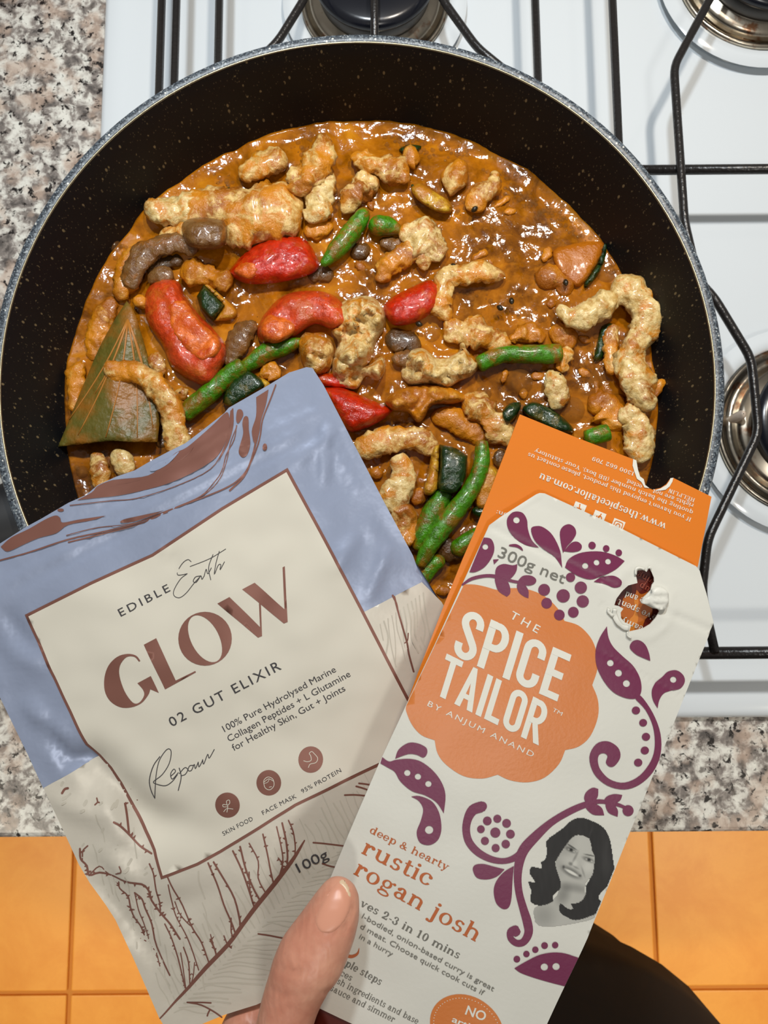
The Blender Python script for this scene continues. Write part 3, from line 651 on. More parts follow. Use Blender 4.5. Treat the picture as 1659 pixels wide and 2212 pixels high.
# small drenched scraps between the larger pieces
for k in range(46):
    while True:
        a = R.uniform(0, 6.283); r = .122 * math.sqrt(R.random()); x = PC.x + r * math.cos(a); y = PC.y + r * math.sin(a)
        if all((x - f[0]) ** 2 + (y - f[1]) ** 2 > (f[2] * 1.05) ** 2 for f in FOOT): break
    d = Vector((x, y, ZS)) - CAM; px = 829.5 + FPX * d.dot(rt) / d.dot(fw); py = 1106 - FPX * d.dot(up) / d.dot(fw)
    if y > .17 and x > .03 and R.random() < .75: continue
    w_ = R.uniform(12, 26); an = R.uniform(0, 3.1); ln = R.uniform(10, 24)
    o = piece('curry_scrap', [(px - ln * math.cos(an), py - ln * math.sin(an), w_ * .6), (px, py, w_), (px + ln * math.cos(an), py + ln * math.sin(an), w_ * .5)], R.uniform(0, 1.5), M['ch2'], rough=.4, n=12, foot=True)
    tag(o, 'small sauce-drenched scrap lying between the larger curry pieces', 'food scrap', 'small drenched scraps in the curry')

# sauce surface with ripples, lapping up round the pieces
cell = {}
for f in FOOT: cell.setdefault((int(f[0] * 50 + 500), int(f[1] * 50 + 500)), []).append(f)
def sauce_h(x, y):
    v = Vector((x, y, 0)); h = .0014 * noise.noise(v * 50) + .0009 * noise.noise(v * 120 + Vector((3, 1, 7))) + .00022 * noise.noise(v * 300)
    h += .0003 * abs(noise.noise(v * 210 + Vector((9, 2, 1))))
    b = 0; ci, cj = int(x * 50 + 500), int(y * 50 + 500)
    for i in (-1, 0, 1):
        for j in (-1, 0, 1):
            for f in cell.get((ci + i, cj + j), ()):
                d2 = ((x - f[0]) ** 2 + (y - f[1]) ** 2) / (f[2] * f[2] * 1.4 + 1e-9)
                if d2 < 4: b = max(b, (.0010 + .15 * f[3]) * math.exp(-d2))
    r = math.hypot(x - PC.x, y - PC.y)
    return ZS + h + b + .0012 * max(0, (r - .13) / .006)
vs = [Vector((PC.x, PC.y, sauce_h(PC.x, PC.y)))]; fs = []; nr, na = 125, 420
for i in range(1, nr + 1):
    r = .1362 * i / nr
    for j in range(na):
        a = 6.28318 * j / na; x, y = PC.x + r * math.cos(a), PC.y + r * math.sin(a); vs.append(Vector((x, y, sauce_h(x, y))))
for j in range(na): fs.append((0, 1 + j, 1 + (j + 1) % na))
for i in range(nr - 1):
    for j in range(na):
        k = (j + 1) % na; fs.append((1 + i * na + j, 1 + (i + 1) * na + j, 1 + (i + 1) * na + k, 1 + i * na + k))
o_ = len(vs); 
for j in range(na): a = 6.28318 * j / na; vs.append(Vector((PC.x + .118 * math.cos(a), PC.y + .118 * math.sin(a), PZ + .0065)))
for j in range(na): k = (j + 1) % na; fs.append((1 + (nr - 1) * na + j, o_ + j, o_ + k, 1 + (nr - 1) * na + k))
sauce = tag(mesh('curry_sauce', vs, fs, M['sauce']), 'glossy orange-brown bubbling curry sauce filling the black pan', 'sauce', None, 'stuff')
def cap_mesh(vs, fs, c, r, n=14):
    b = len(vs); m = 6
    for i in range(m):
        t = i / (m - 1) * math.pi / 2
        for j in range(n): a = 6.28318 * j / n; vs.append(c + Vector((r * math.cos(t) * math.cos(a), r * math.cos(t) * math.sin(a), r * .85 * math.sin(t))) if i < m - 1 else c + Vector((.03 * r * math.cos(a), .03 * r * math.sin(a), r * .85)))
    for i in range(m - 1):
        for j in range(n): k = (j + 1) % n; fs.append((b + i * n + j, b + i * n + k, b + (i + 1) * n + k, b + (i + 1) * n + j))
for x, y, r in ((1122, 825, 30), (1282, 822, 22), (1235, 885, 30), (1308, 590, 24), (1140, 680, 13), (935, 722, 20), (985, 574, 9), (1100, 560, 12), (1045, 850, 18), (700, 900, 12), (250, 535, 16), (205, 735, 10), (178, 1020, 14), (1015, 590, 8), (1260, 700, 10), (1225, 560, 9)):
    q = at(x, y, ZS); q.z = sauce_h(q.x, q.y) - .0006; vs, fs = [], []; cap_mesh(vs, fs, q, r * PXM * 1.0, 24); mesh('bubble', vs, fs, M['bubble'], sauce)
vs, fs = [], []
zones = [((840, 300), (1010, 345), 70), ((1060, 380), (1190, 470), 110), ((1180, 440), (1330, 590), 90), ((940, 420), (1080, 480), 50), ((640, 300), (700, 340), 20), ((470, 380), (520, 420), 24), ((245, 500), (285, 560), 18), ((150, 760), (200, 1060), 40), ((1390, 900), (1420, 1000), 26), ((1000, 640), (1300, 720), 50)]
for (x0, y0), (x1, y1), k in zones:
    for _ in range(k):
        t = R.random(); x = x0 + (x1 - x0) * t + R.uniform(-18, 18); y = y0 + (y1 - y0) * (t if (x1 - x0) > 60 else R.random()) + R.uniform(-16, 16)
        q = at(x, y, ZS)
        if math.hypot(q.x - PC.x, q.y - PC.y) > .1345: continue
        q.z = sauce_h(q.x, q.y) - .0003; cap_mesh(vs, fs, q, R.uniform(.0004, .0015), 10)
o = mesh('bubble_froth', vs, fs, M['bubble'], sauce); o['kind'] = 'stuff'

# ================= packs: sheets with print =================
class Sheet:
    """a flat pack panel standing in space; print is laid out from measurements on the photo and stored in the panel's own metres"""
    def __init__(s, ref, dep, axis, tilt):
        s.o = atd(ref[0], ref[1], dep)
        a = math.radians(axis); ya = (rt * math.sin(a) + up * math.cos(a)).normalized()       # pack's own upward direction
        xa = (rt * math.cos(a) - up * math.sin(a)).normalized()
        t = math.radians(tilt); nrm = (-fw * math.cos(t) + ya * -math.sin(t)).normalized()    # lower end nearer the camera
        s.z = (-fw * math.cos(t) + ya * math.sin(t)).normalized(); s.x = xa; s.y = s.z.cross(xa).normalized()
        m = Matrix((s.x, s.y, s.z)).transposed().to_4x4(); m.translation = s.o; s.m = m; s.inv = m.inverted(); s.dep = dep
        s.relief = lambda x, y: 0.0
    def loc(s, px, py):
        d = ray(px, py); t = (s.o - CAM).dot(s.z) / d.dot(s.z); return s.inv @ (CAM + d * t)
    def p3(s, px, py, lift=0):
        q = s.loc(px, py); return (q.x, q.y, q.z + s.relief(px, py) + lift)
def plate(vs, fs, th):
    n = len(vs); b = [(p[0], p[1], p[2] - th) for p in vs]; V = list(vs) + b; F = list(fs) + [tuple(n + i for i in reversed(f)) for f in fs]
    for i, j in rim_edges(fs): k = len(V); V += [vs[j], vs[i], b[i], b[j]]; F.append((k, k + 1, k + 2, k + 3))
    return V, F
def K(ox, oy, k, pts): return [(ox + p[0] / k, oy + p[1] / k) + tuple(p[2:]) for p in pts]
def print_mesh(sh, name, polys, lay, m, par, step=None, holes=()):
    """polys: list of outlines (or (outline, holes))"""
    vs, fs = [], []
    for pg in polys:
        ol, hs = pg if isinstance(pg, tuple) and isinstance(pg[0], list) else (pg, [])
        big = max(p[0] for p in ol) - min(p[0] for p in ol) + max(p[1] for p in ol) - min(p[1] for p in ol)
        V, F = cdt(ol, hs, step=(step or (13 if big > 26 else 99999)), dstep=(13 if big > 26 else 99999), jit=0)
        b = len(vs); vs += [sh.p3(x, y, lay * .00008) for x, y in V]
        for f in F:
            a, c, d = [Vector(vs[b + i]) for i in f]
            fs.append(tuple(b + i for i in (f if (c - a).cross(d - a).z > 0 else reversed(f))))
    o = mesh(name, vs, fs, m, par); return o
def ribbon(pts, w=None, k=4, caps=True):
    """outline of a stroke; pts (x, y[, width])"""
    q = resample([Vector((p[0], p[1], (p[2] if len(p) > 2 else w))) for p in pts], k) if k > 1 else [Vector((p[0], p[1], (p[2] if len(p) > 2 else w))) for p in pts]
    Lf, Rt = [], []
    for i, p in enumerate(q):
        a = q[max(0, i - 1)]; b = q[min(len(q) - 1, i + 1)]; d = Vector((b.x - a.x, b.y - a.y))
        d = d.normalized() if d.length > 1e-6 else Vector((1, 0)); n = Vector((-d.y, d.x)) * max(p.z, .15) * .5
        Lf.append((p.x + n.x, p.y + n.y)); Rt.append((p.x - n.x, p.y - n.y))
    return Lf, Rt, q
def strokes_mesh(sh, name, strokes, lay, m, par, k=4):
    vs, fs = [], []
    for st_ in strokes:
        pts, w = st_ if isinstance(st_, tuple) else (st_, None)
        A, B, q = ribbon(pts, w, k); b = len(vs)
        for a, c in zip(A, B): vs.append(sh.p3(a[0], a[1], lay * .00008)); vs.append(sh.p3(c[0], c[1], lay * .00008))
        for i in range(len(A) - 1): fs.append((b + 2 * i, b + 2 * i + 2, b + 2 * i + 3, b + 2 * i + 1))
        for e in (0, -1):                      # round ends
            c = q[e]; r = max(c.z, .15) * .5; b = len(vs); n = 8
            for j in range(n): an = 6.283 * j / n; vs.append(sh.p3(c.x + r * math.cos(an), c.y + r * math.sin(an), lay * .00008))
            fs.append(tuple(b + j for j in reversed(range(n))))
    return mesh(name, vs, fs, m, par)
def disc(x, y, rx, ry=None, n=20):
    ry = ry or rx; return [(x + rx * math.cos(6.28318 * i / n), y + ry * math.sin(6.28318 * i / n)) for i in range(n)]

def text_tris(s, bold=0, shear=0, spacing=1.0):
    cu = bpy.data.curves.new('t', 'FONT'); cu.body = s; cu.size = 1; cu.offset = bold; cu.shear = shear; cu.space_character = spacing
    cu.resolution_u = 3; cu.fill_mode = 'FRONT'
    o = bpy.data.objects.new('t', cu); COL.objects.link(o)
    bpy.context.view_layer.update(); dg = bpy.context.evaluated_depsgraph_get()
    me = bpy.data.meshes.new_from_object(o.evaluated_get(dg)); bpy.data.objects.remove(o)
    V = [(v.co.x, v.co.y) for v in me.vertices]; F = [tuple(p.vertices) for p in me.polygons]
    bpy.data.meshes.remove(me); bpy.data.curves.remove(cu); return V, F
# slab-serif and condensed alphabets, drawn from stems, bowls and serifs (x-height 1)
def _arc(cx, cy, rx, ry, a0, a1, tx, ty, n=14):
    o_, i_ = [], []
    for k in range(n + 1):
        a = math.radians(a0 + (a1 - a0) * k / n); c, s = math.cos(a), math.sin(a)
        o_.append((cx + rx * c, cy + ry * s)); i_.append((cx + (rx - tx) * c, cy + (ry - ty) * s))
    return o_, i_
def slab(ch, T=.21, t=.10):
    Q = []; F_ = []
    def q(*p): b = len(Q); Q.extend(p); F_.append(tuple(range(b, b + len(p))))
    def st(x, y0, y1, w=T): q((x - w / 2, y0), (x + w / 2, y0), (x + w / 2, y1), (x - w / 2, y1))
    def se(x, y, l=.17, r=.17): h = t; q((x - l, y), (x + r, y), (x + r, y + h), (x - l, y + h))
    def bowl(cx, cy, rx, ry, a0=0, a1=360, tx=T, ty=t):
        A, B = _arc(cx, cy, rx, ry, a0, a1, tx, ty, max(6, int(abs(a1 - a0) / 18)))
        for i in range(len(A) - 1): q(A[i], A[i + 1], B[i + 1], B[i])
    def ball(x, y, r=.12): q(*[(x + r * math.cos(k * .6283), y + r * math.sin(k * .6283)) for k in range(10)])
    def ln(x0, y0, x1, y1, w): d = math.hypot(x1 - x0, y1 - y0); nx, ny = -(y1 - y0) / d * w / 2, (x1 - x0) / d * w / 2; q((x0 + nx, y0 + ny), (x0 - nx, y0 - ny), (x1 - nx, y1 - ny), (x1 + nx, y1 + ny))
    A = 1.45; D = -.42; w = .9; H = 1.4
    if ch == 'i' or ch == 'j':
        x = .22; w = .46; ball(x, 1.3, .13); se(x, 1 - t, .18, 0.0)
        if ch == 'i': st(x, 0, 1); se(x, 0)
        else: st(x, -.2, 1); bowl(x - .18, -.2, .285, .25, 270, 360); ball(x - .26, -.32)
    elif ch == 'l': x = .24; w = .48; st(x, 0, A); se(x, A - t, .18, 0); se(x, 0)
    elif ch in 'nmhu':
        x = .24; w = 1.12
        if ch == 'h': st(x, 0, A); se(x, A - t, .18, 0)
        if ch in 'nm': st(x, 0, 1); se(x, 1 - t, .18, 0)
        if ch == 'u': st(x, .3, 1); se(x, 1 - t, .18, 0); st(.84, 0, 1); se(.84, 1 - t, .18, 0); se(.84, 0, 0, .18); bowl(.54, .34, .405, .34, 180, 360, T, .14)
        else:
            se(x, 0); bowl(.54, .66, .405, .34, 0, 170, T, .14); st(.84, 0, .68); se(.84, 0)
            if ch == 'm': bowl(1.14, .66, .405, .34, 0, 170, T, .14); st(1.44, 0, .68); se(1.44, 0); w = 1.72
    elif ch == 'r': x = .24; w = .80; st(x, 0, 1); se(x, 0, .17, .22); se(x, 1 - t, .18, 0); bowl(.56, .62, .36, .38, 60, 165, T, .13); ball(.66, .82, .14)
    elif ch == 'o': w = .96; bowl(.46, .5, .44, .52)
    elif ch == 'c': w = .86; bowl(.46, .5, .44, .52, 55, 325); ball(.70, .76, .14)
    elif ch == 'e': w = .88; bowl(.45, .5, .43, .52, 0, 325); q((.1, .44), (.86, .44), (.86, .54), (.1, .54))
    elif ch == 'a': w = .98; st(.66, .12, .72); bowl(.47, .68, .30, .34, 0, 150, T, .12); ball(.26, .78, .13); bowl(.40, .28, .34, .30, 0, 360, T * .9, .11); bowl(.80, .14, .245, .16, 180, 330, T, .1)
    elif ch in 'dbpqg' and ch != 'g':
        w = 1.04
        if ch in 'dq': bowl(.42, .5, .40, .52); x = .76
        else: bowl(.62, .5, .40, .52); x = .27
        if ch == 'd': st(x, 0, A); se(x, A - t, .18, 0); se(x, 0, 0, .18)
        if ch == 'b': st(x, 0, A); se(x, A - t, .18, 0)
        if ch == 'p': st(x, D, 1); se(x, 1 - t, .18, 0); se(x, D)
        if ch == 'q': st(x, D, 1); se(x, D)
    elif ch == 'g': w = .96; bowl(.42, .66, .34, .36, 0, 360, T * .85, .1); bowl(.44, -.17, .42, .25, 0, 360, .13, .1); ln(.2, .34, .16, .1, .12); q((.14, .04), (.6, .0), (.62, .12), (.16, .16)); ball(.86, .92, .11); ln(.66, .86, .86, .97, .08)
    elif ch == 's': w = .76; bowl(.38, .73, .30, .29, 40, 260, .19, .11); bowl(.38, .27, .32, .29, -140, 90, .19, .11); q((.14, .66), (.3, .5), (.62, .36), (.46, .52)); ball(.58, .86, .1); ball(.14, .14, .1)
    elif ch == 't': w = .66; st(.28, .2, 1.3); q((.05, .9), (.6, .9), (.6, 1), (.05, 1)); bowl(.46, .22, .285, .24, 180, 330, T, .11)
    elif ch == 'f': w = .62; st(.26, 0, 1.15); q((.04, .9), (.56, .9), (.56, 1), (.04, 1)); se(.26, 0, .17, .22); bowl(.48, 1.14, .325, .32, 60, 180, T, .11); ball(.6, 1.34, .12)
    elif ch == 'k': w = 1.04; st(.24, 0, A); se(.24, A - t, .18, 0); se(.24, 0); ln(.3, .4, .76, .95, .1); ln(.42, .52, .82, .05, .22); se(.82, 0); se(.76, 1 - t)
    elif ch in 'vwy':
        ln(.2, 1, .48, .04, .22); ln(.78, 1, .5, .04, .10); se(.2, 1 - t); se(.8, 1 - t); w = 1.0
        if ch == 'w': ln(.76, 1, 1.04, .04, .22); ln(1.34, 1, 1.06, .04, .10); se(1.34, 1 - t); w = 1.54
        if ch == 'y': ln(.5, .1, .3, -.36, .1); ball(.22, -.32, .12)
    elif ch == 'x': w = .96; ln(.2, .96, .74, .04, .22); ln(.76, .96, .2, .04, .1); se(.2, 1 - t); se(.76, 1 - t); se(.2, 0); se(.76, 0)
    elif ch == 'z': w = .8; q((.08, .9), (.7, .9), (.7, 1), (.08, 1)); q((.08, 0), (.7, 0), (.7, .1), (.08, .1)); ln(.62, .92, .16, .08, .16)
    elif ch == '&': w = 1.2; bowl(.5, 1.02, .27, .34, 0, 360, .15, .1); bowl(.44, .36, .40, .38, 30, 330, T, .1); ln(.34, .82, .98, .06, .2); ln(.84, .52, .70, .24, .09); se(.9, .5, .14, .16); se(1.0, 0, .12, .14)
    elif ch == '-': w = .5; q((.06, .42), (.44, .42), (.44, .56), (.06, .56))
    elif ch == '.': w = .36; ball(.17, .12)
    elif ch == ',': w = .36; ball(.17, .12); ln(.24, .1, .12, -.22, .08)
    elif ch == ':': w = .4; ball(.2, .12); ball(.2, .85)
    elif ch == "'": w = .3; ln(.15, 1.4, .12, 1.08, .12)
    elif ch == '(': w = .46; bowl(.6, .5, .52, 1.0, 125, 235, .14, .1)
    elif ch == ')': w = .46; bowl(-.14, .5, .52, 1.0, -55, 55, .14, .1)
    elif ch == '0': w = 1.0; bowl(.48, .7, .42, .72)
    elif ch == '1': w = .7; st(.34, 0, H); se(.34, 0, .22, .22); ln(.3, H - .05, .1, 1.15, .12)
    elif ch == '2': w = .96; bowl(.45, 1.0, .38, .42, -40, 165, T, .12); ball(.2, .98, .14); ln(.72, .76, .14, .1, .16); q((.08, 0), (.84, 0), (.84, .2), (.08, .2)); st(.8, .1, .36, .1)
    elif ch == '3': w = .94; bowl(.42, 1.06, .34, .36, -80, 150, .19, .11); bowl(.42, .38, .40, .40, -150, 90, T, .11); ball(.2, 1.1, .13); ball(.16, .3, .14)
    elif ch == '6': w = .98; bowl(.47, .45, .40, .47); bowl(.56, .75, .50, .67, 100, 200, T, .1); ball(.72, 1.24, .12)
    elif ch == '9': w = .98; bowl(.47, .96, .40, .47); bowl(.38, .66, .50, .67, -80, 20, T, .1); ball(.2, .18, .12)
    elif ch == '7': w = .9; q((.08, 1.2), (.84, 1.2), (.84, H), (.08, H)); ln(.76, 1.2, .36, 0, .2)
    elif ch in 'HIELNPYBC':
        st(.3, 0, H); se(.3, 0, .2, .2); se(.3, H - t, .2, .2); w = 1.3
        if ch == 'I': w = .6
        if ch == 'H': st(1.0, 0, H); se(1.0, 0, .2, .2); se(1.0, H - t, .2, .2); q((.3, .65), (1.0, .65), (1.0, .76), (.3, .76))
        if ch == 'N': st(1.0, 0, H, .12); se(1.0, H - t, .2, .2); ln(.3, H, 1.0, 0, .22)
        if ch in 'EL': q((.3, 0), (1.05, 0), (1.05, .11), (.3, .11)); st(1.0, 0, .4, .1); w = 1.15
        if ch == 'E': q((.3, H - .11), (1.0, H - .11), (1.0, H), (.3, H)); st(.97, H - .36, H, .1); q((.3, .66), (.75, .66), (.75, .76), (.3, .76)); st(.75, .54, .88, .08)
        if ch in 'PB': bowl(.62, 1.03, .40, .37, -90, 90); q((.3, .66), (.62, .66), (.62, .76), (.3, .76)); q((.3, H - .1), (.62, H - .1), (.62, H), (.3, H)); w = 1.1
        if ch == 'B': bowl(.66, .37, .44, .37, -90, 90); q((.3, 0), (.66, 0), (.66, .1), (.3, .1)); w = 1.18
        if ch == 'Y': Q.clear(); F_.clear(); st(.6, 0, .7); se(.6, 0, .22, .22); ln(.2, H, .56, .62, .22); ln(1.0, H, .64, .62, .11); se(.2, H - t); se(1.0, H - t); w = 1.2
    elif ch == ' ': w = .5
    return Q, F_, w
def cond(ch):
    """tall condensed rounded capitals, height 1"""
    T = .155; Q = []; F_ = []
    def q(*p): b = len(Q); Q.extend(p); F_.append(tuple(range(b, b + len(p))))
    def st(x, y0, y1): q((x, y0), (x + T, y0), (x + T, y1), (x, y1))
    def ba(x0, x1, y, h=T * .92): q((x0, y), (x1, y), (x1, y + h), (x0, y + h))
    def bowl(cx, cy, rx, ry, a0, a1):
        A, B = _arc(cx, cy, rx, ry, a0, a1, T, T * .95, max(6, int(abs(a1 - a0) / 15)))
        for i in range(len(A) - 1): q(A[i], A[i + 1], B[i + 1], B[i])
    W = .46
    if ch == 'I': st(0, 0, 1); W = T
    if ch == 'L': st(0, 0, 1); ba(0, .38, 0); W = .38
    if ch == 'E': st(0, 0, 1); ba(0, .4, 0); ba(0, .4, 1 - T * .92); ba(0, .36, .44); W = .4
    if ch == 'T': st(.155, 0, 1); ba(0, .465, 1 - T * .92); W = .465
    if ch == 'P': st(0, 0, 1); ba(0, .22, 1 - T * .95); ba(0, .22, .40 + 0); bowl(.22, .70, .25, .30, -90, 90); W = .47
    if ch == 'R': st(0, 0, 1); ba(0, .22, 1 - T * .95); ba(.1, .22, .42); bowl(.22, .71, .25, .29, -90, 90); q((.16, .46), (.31, .46), (.50, 0), (.34, 0)); W = .50
    if ch == 'O': bowl(.235, .77, .235, .23, 0, 180); bowl(.235, .23, .235, .23, 180, 360); st(0, .23, .77); st(.47 - T, .23, .77); W = .47
    if ch == 'C': bowl(.235, .77, .235, .23, 0, 180); bowl(.235, .23, .235, .23, 180, 360); st(0, .23, .77); st(.47 - T, .66, .77); st(.47 - T, .23, .33); W = .47
    if ch == 'S':
        bowl(.235, .765, .235, .235, 0, 225); bowl(.235, .235, .235, .235, -180, 45)
        q((.045, .62), (.17, .71), (.425, .38), (.30, .29)); st(.47 - T, .69, .765); st(0, .235, .31); W = .47
    if ch == 'A': q((0, 0), (T, 0), (.31, 1), (.19, 1)); q((.50 - T, 0), (.50, 0), (.31, 1), (.19, 1)); ba(.12, .38, .22, .12); W = .50
    if ch == ' ': W = .3
    return Q, F_, W
def textline(sh, rows, lay, m, par, name='lettering'):
    for r_ in rows: textline1(sh, [r_], lay, m, par, name)
def textline1(sh, rows, lay, m, par, name='lettering'):
    """rows: (string, start px, end px, letter height px, style[, slant px along the line per unit height]) -> one printed mesh"""
    vs, fs = [], []
    for row in rows:
        s, p0, p1, h, sty = row[:5]; upv = row[5] if len(row) > 5 else None
        if sty in ('slab', 'slabb', 'cond'):
            V, F = [], []; x = 0
            for ch in s:
                Q, G, W = cond(ch) if sty == 'cond' else slab(ch, *((.25, .12) if sty == 'slabb' else (.21, .10)))
                b = len(V); V += [(x + a, c) for a, c in Q]; F += [tuple(b + i for i in g_) for g_ in G]; x += W + (.085 if sty == 'cond' else .06)
            wid = x - (.085 if sty == 'cond' else .06); hh = 1.0
        else:
            bold = {'sans': 0, 'med': .004, 'bold': .018, 'thin': -.006}[sty.split('+')[0]]; sp_ = float(sty.split('+')[1]) if '+' in sty else 1.0
            V, F = text_tris(s, bold, 0, sp_); xs = [v[0] for v in V]; mn = min(xs); V = [(a - mn, c) for a, c in V]; wid = max(xs) - mn; hh = .73
        dx, dy = p1[0] - p0[0], p1[1] - p0[1]; ln = math.hypot(dx, dy)
        if upv is None: upv = (dy / ln, -dx / ln)
        b = len(vs)
        for a, c in V:
            vs.append(sh.p3(p0[0] + dx * a / wid + upv[0] * c / hh * h, p0[1] + dy * a / wid + upv[1] * c / hh * h, lay * .00008))
        for f in F:
            A_, B_, C_ = [Vector(vs[b + i]) for i in f[:3]]
            fs.append(tuple(b + i for i in (f if (B_ - A_).cross(C_ - A_).z > 0 else reversed(f))))
    return mesh(name, vs, fs, m, par, False)
def clip_poly(poly, a, b):
    """keep the side of line a-b that lies to its left in picture coordinates (y down)"""
    out = []; f = lambda p: (b[0] - a[0]) * (p[1] - a[1]) - (b[1] - a[1]) * (p[0] - a[0])
    for i in range(len(poly)):
        p, q = poly[i], poly[(i + 1) % len(poly)]; fp, fq = f(p), f(q)
        if fp >= 0: out.append(p)
        if fp * fq < 0: t = fp / (fp - fq); out.append((p[0] + (q[0] - p[0]) * t, p[1] + (q[1] - p[1]) * t))
    return out
def paper(name, col, rough=.5, bs=900, bd=.0001, **kw):
    m = mat(name, C3(*col), rough, **kw); bump(m, noi(m, coord(m), bs, 3), bd, .6); return m

def inset(poly, d):
    n = len(poly); out = []
    for i in range(n):
        a, p, b = Vector(poly[i - 1]), Vector(poly[i]), Vector(poly[(i + 1) % n]); u = (p - a).normalized(); v = (b - p).normalized()
        n1 = Vector((-u.y, u.x)); n2 = Vector((-v.y, v.x)); m_ = (n1 + n2); m_ = m_ / max(.5, m_.length_squared) * 2; out.append(tuple(p + m_ * d))
    return out
# ---------------- the pouch ----------------
PO = Sheet((480, 1500), .232, -27.5, -7.5)
seg = []   # relief of creases: (x0,y0,x1,y1, width px, height mm)
seg += [(20, 1222, 640, 905, 6, .5), (20, 1252, 655, 925, 5, .6), (40, 1270, 680, 940, 5, -.6), (200, 1085, 560, 890, 8, .25),
        (690, 905, 705, 935, 6, .5), (640, 905, 690, 890, 7, .5), (705, 930, 700, 1040, 9, 1.0), (708, 930, 770, 1060, 8, .9), (712, 940, 640, 1000, 12, .5),
        (790, 1120, 850, 1230, 14, .9), (770, 1150, 730, 1220, 18, .8), (830, 1200, 800, 1280, 14, .9), (360, 1170, 385, 1230, 6, -.4), (345, 1175, 372, 1205, 5, .35),
        (60, 1520, 130, 1590, 18, 1.8), (100, 1560, 150, 1650, 14, -1.8), (150, 1640, 210, 1640, 16, -1.6), (205, 1640, 330, 1790, 42, -3.4), (330, 1760, 420, 1790, 48, -2.2),
        (225, 1700, 260, 1800, 24, 1.4), (120, 1730, 210, 1760, 22, 1.2), (230, 1840, 290, 1900, 22, 1.6), (210, 1930, 330, 2060, 20, -1.4), (30, 1400, 90, 1440, 22, 1.3), (20, 1330, 60, 1400, 18, -1.2),
        (620, 1030, 800, 1330, 40, .6), (880, 1330, 900, 1440, 12, .9), (470, 1900, 640, 1830, 60, .7), (560, 1350, 720, 1300, 90, .7), (330, 1980, 480, 1900, 34, -.8)]
PO_OUT = [(-150, 1300), (-60, 1200), (0, 1174), (55, 1139), (90, 1120), (148, 1086), (186, 1069), (211, 1048), (250, 1030), (291, 1016), (325, 996), (359, 978), (401, 957), (439, 928), (485, 892), (494, 881), (548, 850), (578, 833), (624, 805), (662, 793), (675, 795), (699, 832), (760, 950), (830, 1085), (892, 1200), (955, 1300), (1060, 1490), (1180, 1710), (1195, 1790), (1140, 1850), (830, 2040), (700, 2104), (555, 2170), (485, 2192), (370, 2240), (345, 2198), (286, 2067), (248, 1988), (228, 1957), (193, 1908), (169, 1867), (152, 1829), (93, 1702), (60, 1630), (21, 1550), (0, 1507), (-60, 1420)]
def po_rel(x, y):
    h = 0
    for x0, y0, x1, y1, w, a in seg:
        dx, dy = x1 - x0, y1 - y0; t = max(0, min(1, ((x - x0) * dx + (y - y0) * dy) / (dx * dx + dy * dy)))
        d2 = ((x - x0 - t * dx) ** 2 + (y - y0 - t * dy) ** 2) / (w * w)
        if d2 < 6: h += a * math.exp(-d2) * (.35 + .65 * math.sin(math.pi * min(1, max(0, .12 + .76 * t))))
    h += .9 * noise.noise(Vector((x * .006, y * .006, 2))) + .35 * noise.noise(Vector((x * .016, y * .016, 5)))
    e = edged((x, y), PO_OUT); h *= min(1, .15 + e / 26); h += 1.6 * (1 - math.exp(-max(0, e - 45) / 90))
    return h * .001
_pc = {}
def po_c(x, y):
    k = (round(x, 1), round(y, 1))
    if k not in _pc: _pc[k] = po_rel(x, y)
    return _pc[k]
PO.relief = po_c
pouch = empty('stand_up_pouch', mw=PO.m)
tag(pouch, 'torn-open blue and cream foil pouch with a cream brown-bordered label', 'pouch')
foil = mat('satin_blue_foil', C3(152, 163, 188), .36, .25); bump(foil, noi(foil, coord(foil), 260, 2), .00025, .5); M['foil'] = foil
cream = mat('satin_cream_foil', C3(206, 200, 186), .38, .1); M['cream'] = cream; bump(cream, noi(cream, coord(cream), 260, 2), .0002, .4)
M['label'] = mat('matt_cream_label', C3(214, 209, 194), .5)
M['rose'] = mat('rose_brown_foil', C3(132, 88, 76), .42, .3)
M['ink'] = mat('charcoal_ink', C3(62, 60, 62), .6)
M['faint'] = mat('faint_grey_ink', C3(190, 184, 169), .5)
i0 = PO_OUT.index((892, 1200)); i1 = PO_OUT.index((93, 1702)); UPZ_ = PO_OUT[:i0 + 1] + [(913, 1260), (790, 1321), (500, 1483), (210, 1640), (94, 1705)] + PO_OUT[i1 + 1:]
V, F = cdt(UPZ_, step=13, dstep=8, jit=0)
vs = [PO.p3(x, y) for x, y in V]; fs = []
for f in F:
    a, c, d = [Vector(vs[i]) for i in f]; fs.append(f if (c - a).cross(d - a).z > 0 else tuple(reversed(f)))
mesh('front_foil', vs, fs, M['foil'], pouch)
BKO = inset(PO_OUT, 3); V, F = cdt(BKO, step=13, dstep=8, jit=0); vs = [PO.p3(x, y, -.0002) for x, y in V]; fs = []
for f in F:
    a, c, d = [Vector(vs[i]) for i in f]; fs.append(f if (c - a).cross(d - a).z > 0 else tuple(reversed(f)))
vs2 = [(PO.loc(x, y).x, PO.loc(x, y).y, PO.relief(x, y) - .0009 - .003 * (1 - math.exp(-edged((x, y), BKO) / 120))) for x, y in V]; n0 = len(vs)
re_ = rim_edges(fs)
mesh('back_foil', vs2 + vs, [tuple(reversed(f)) for f in fs] + [(j, i, n0 + i, n0 + j) for i, j in re_], M['foil'], pouch)
low = [(93, 1702), (210, 1637), (500, 1480), (790, 1318), (912, 1257), (955, 1300), (1060, 1490), (1180, 1710), (1195, 1790), (1140, 1850), (830, 2040), (700, 2104), (555, 2170), (485, 2192), (370, 2240), (345, 2198), (286, 2067), (248, 1988), (228, 1957), (193, 1908), (169, 1867), (152, 1829)]
low = [(x + (1.2 if x < 300 else -1.2), y) for x, y in low]
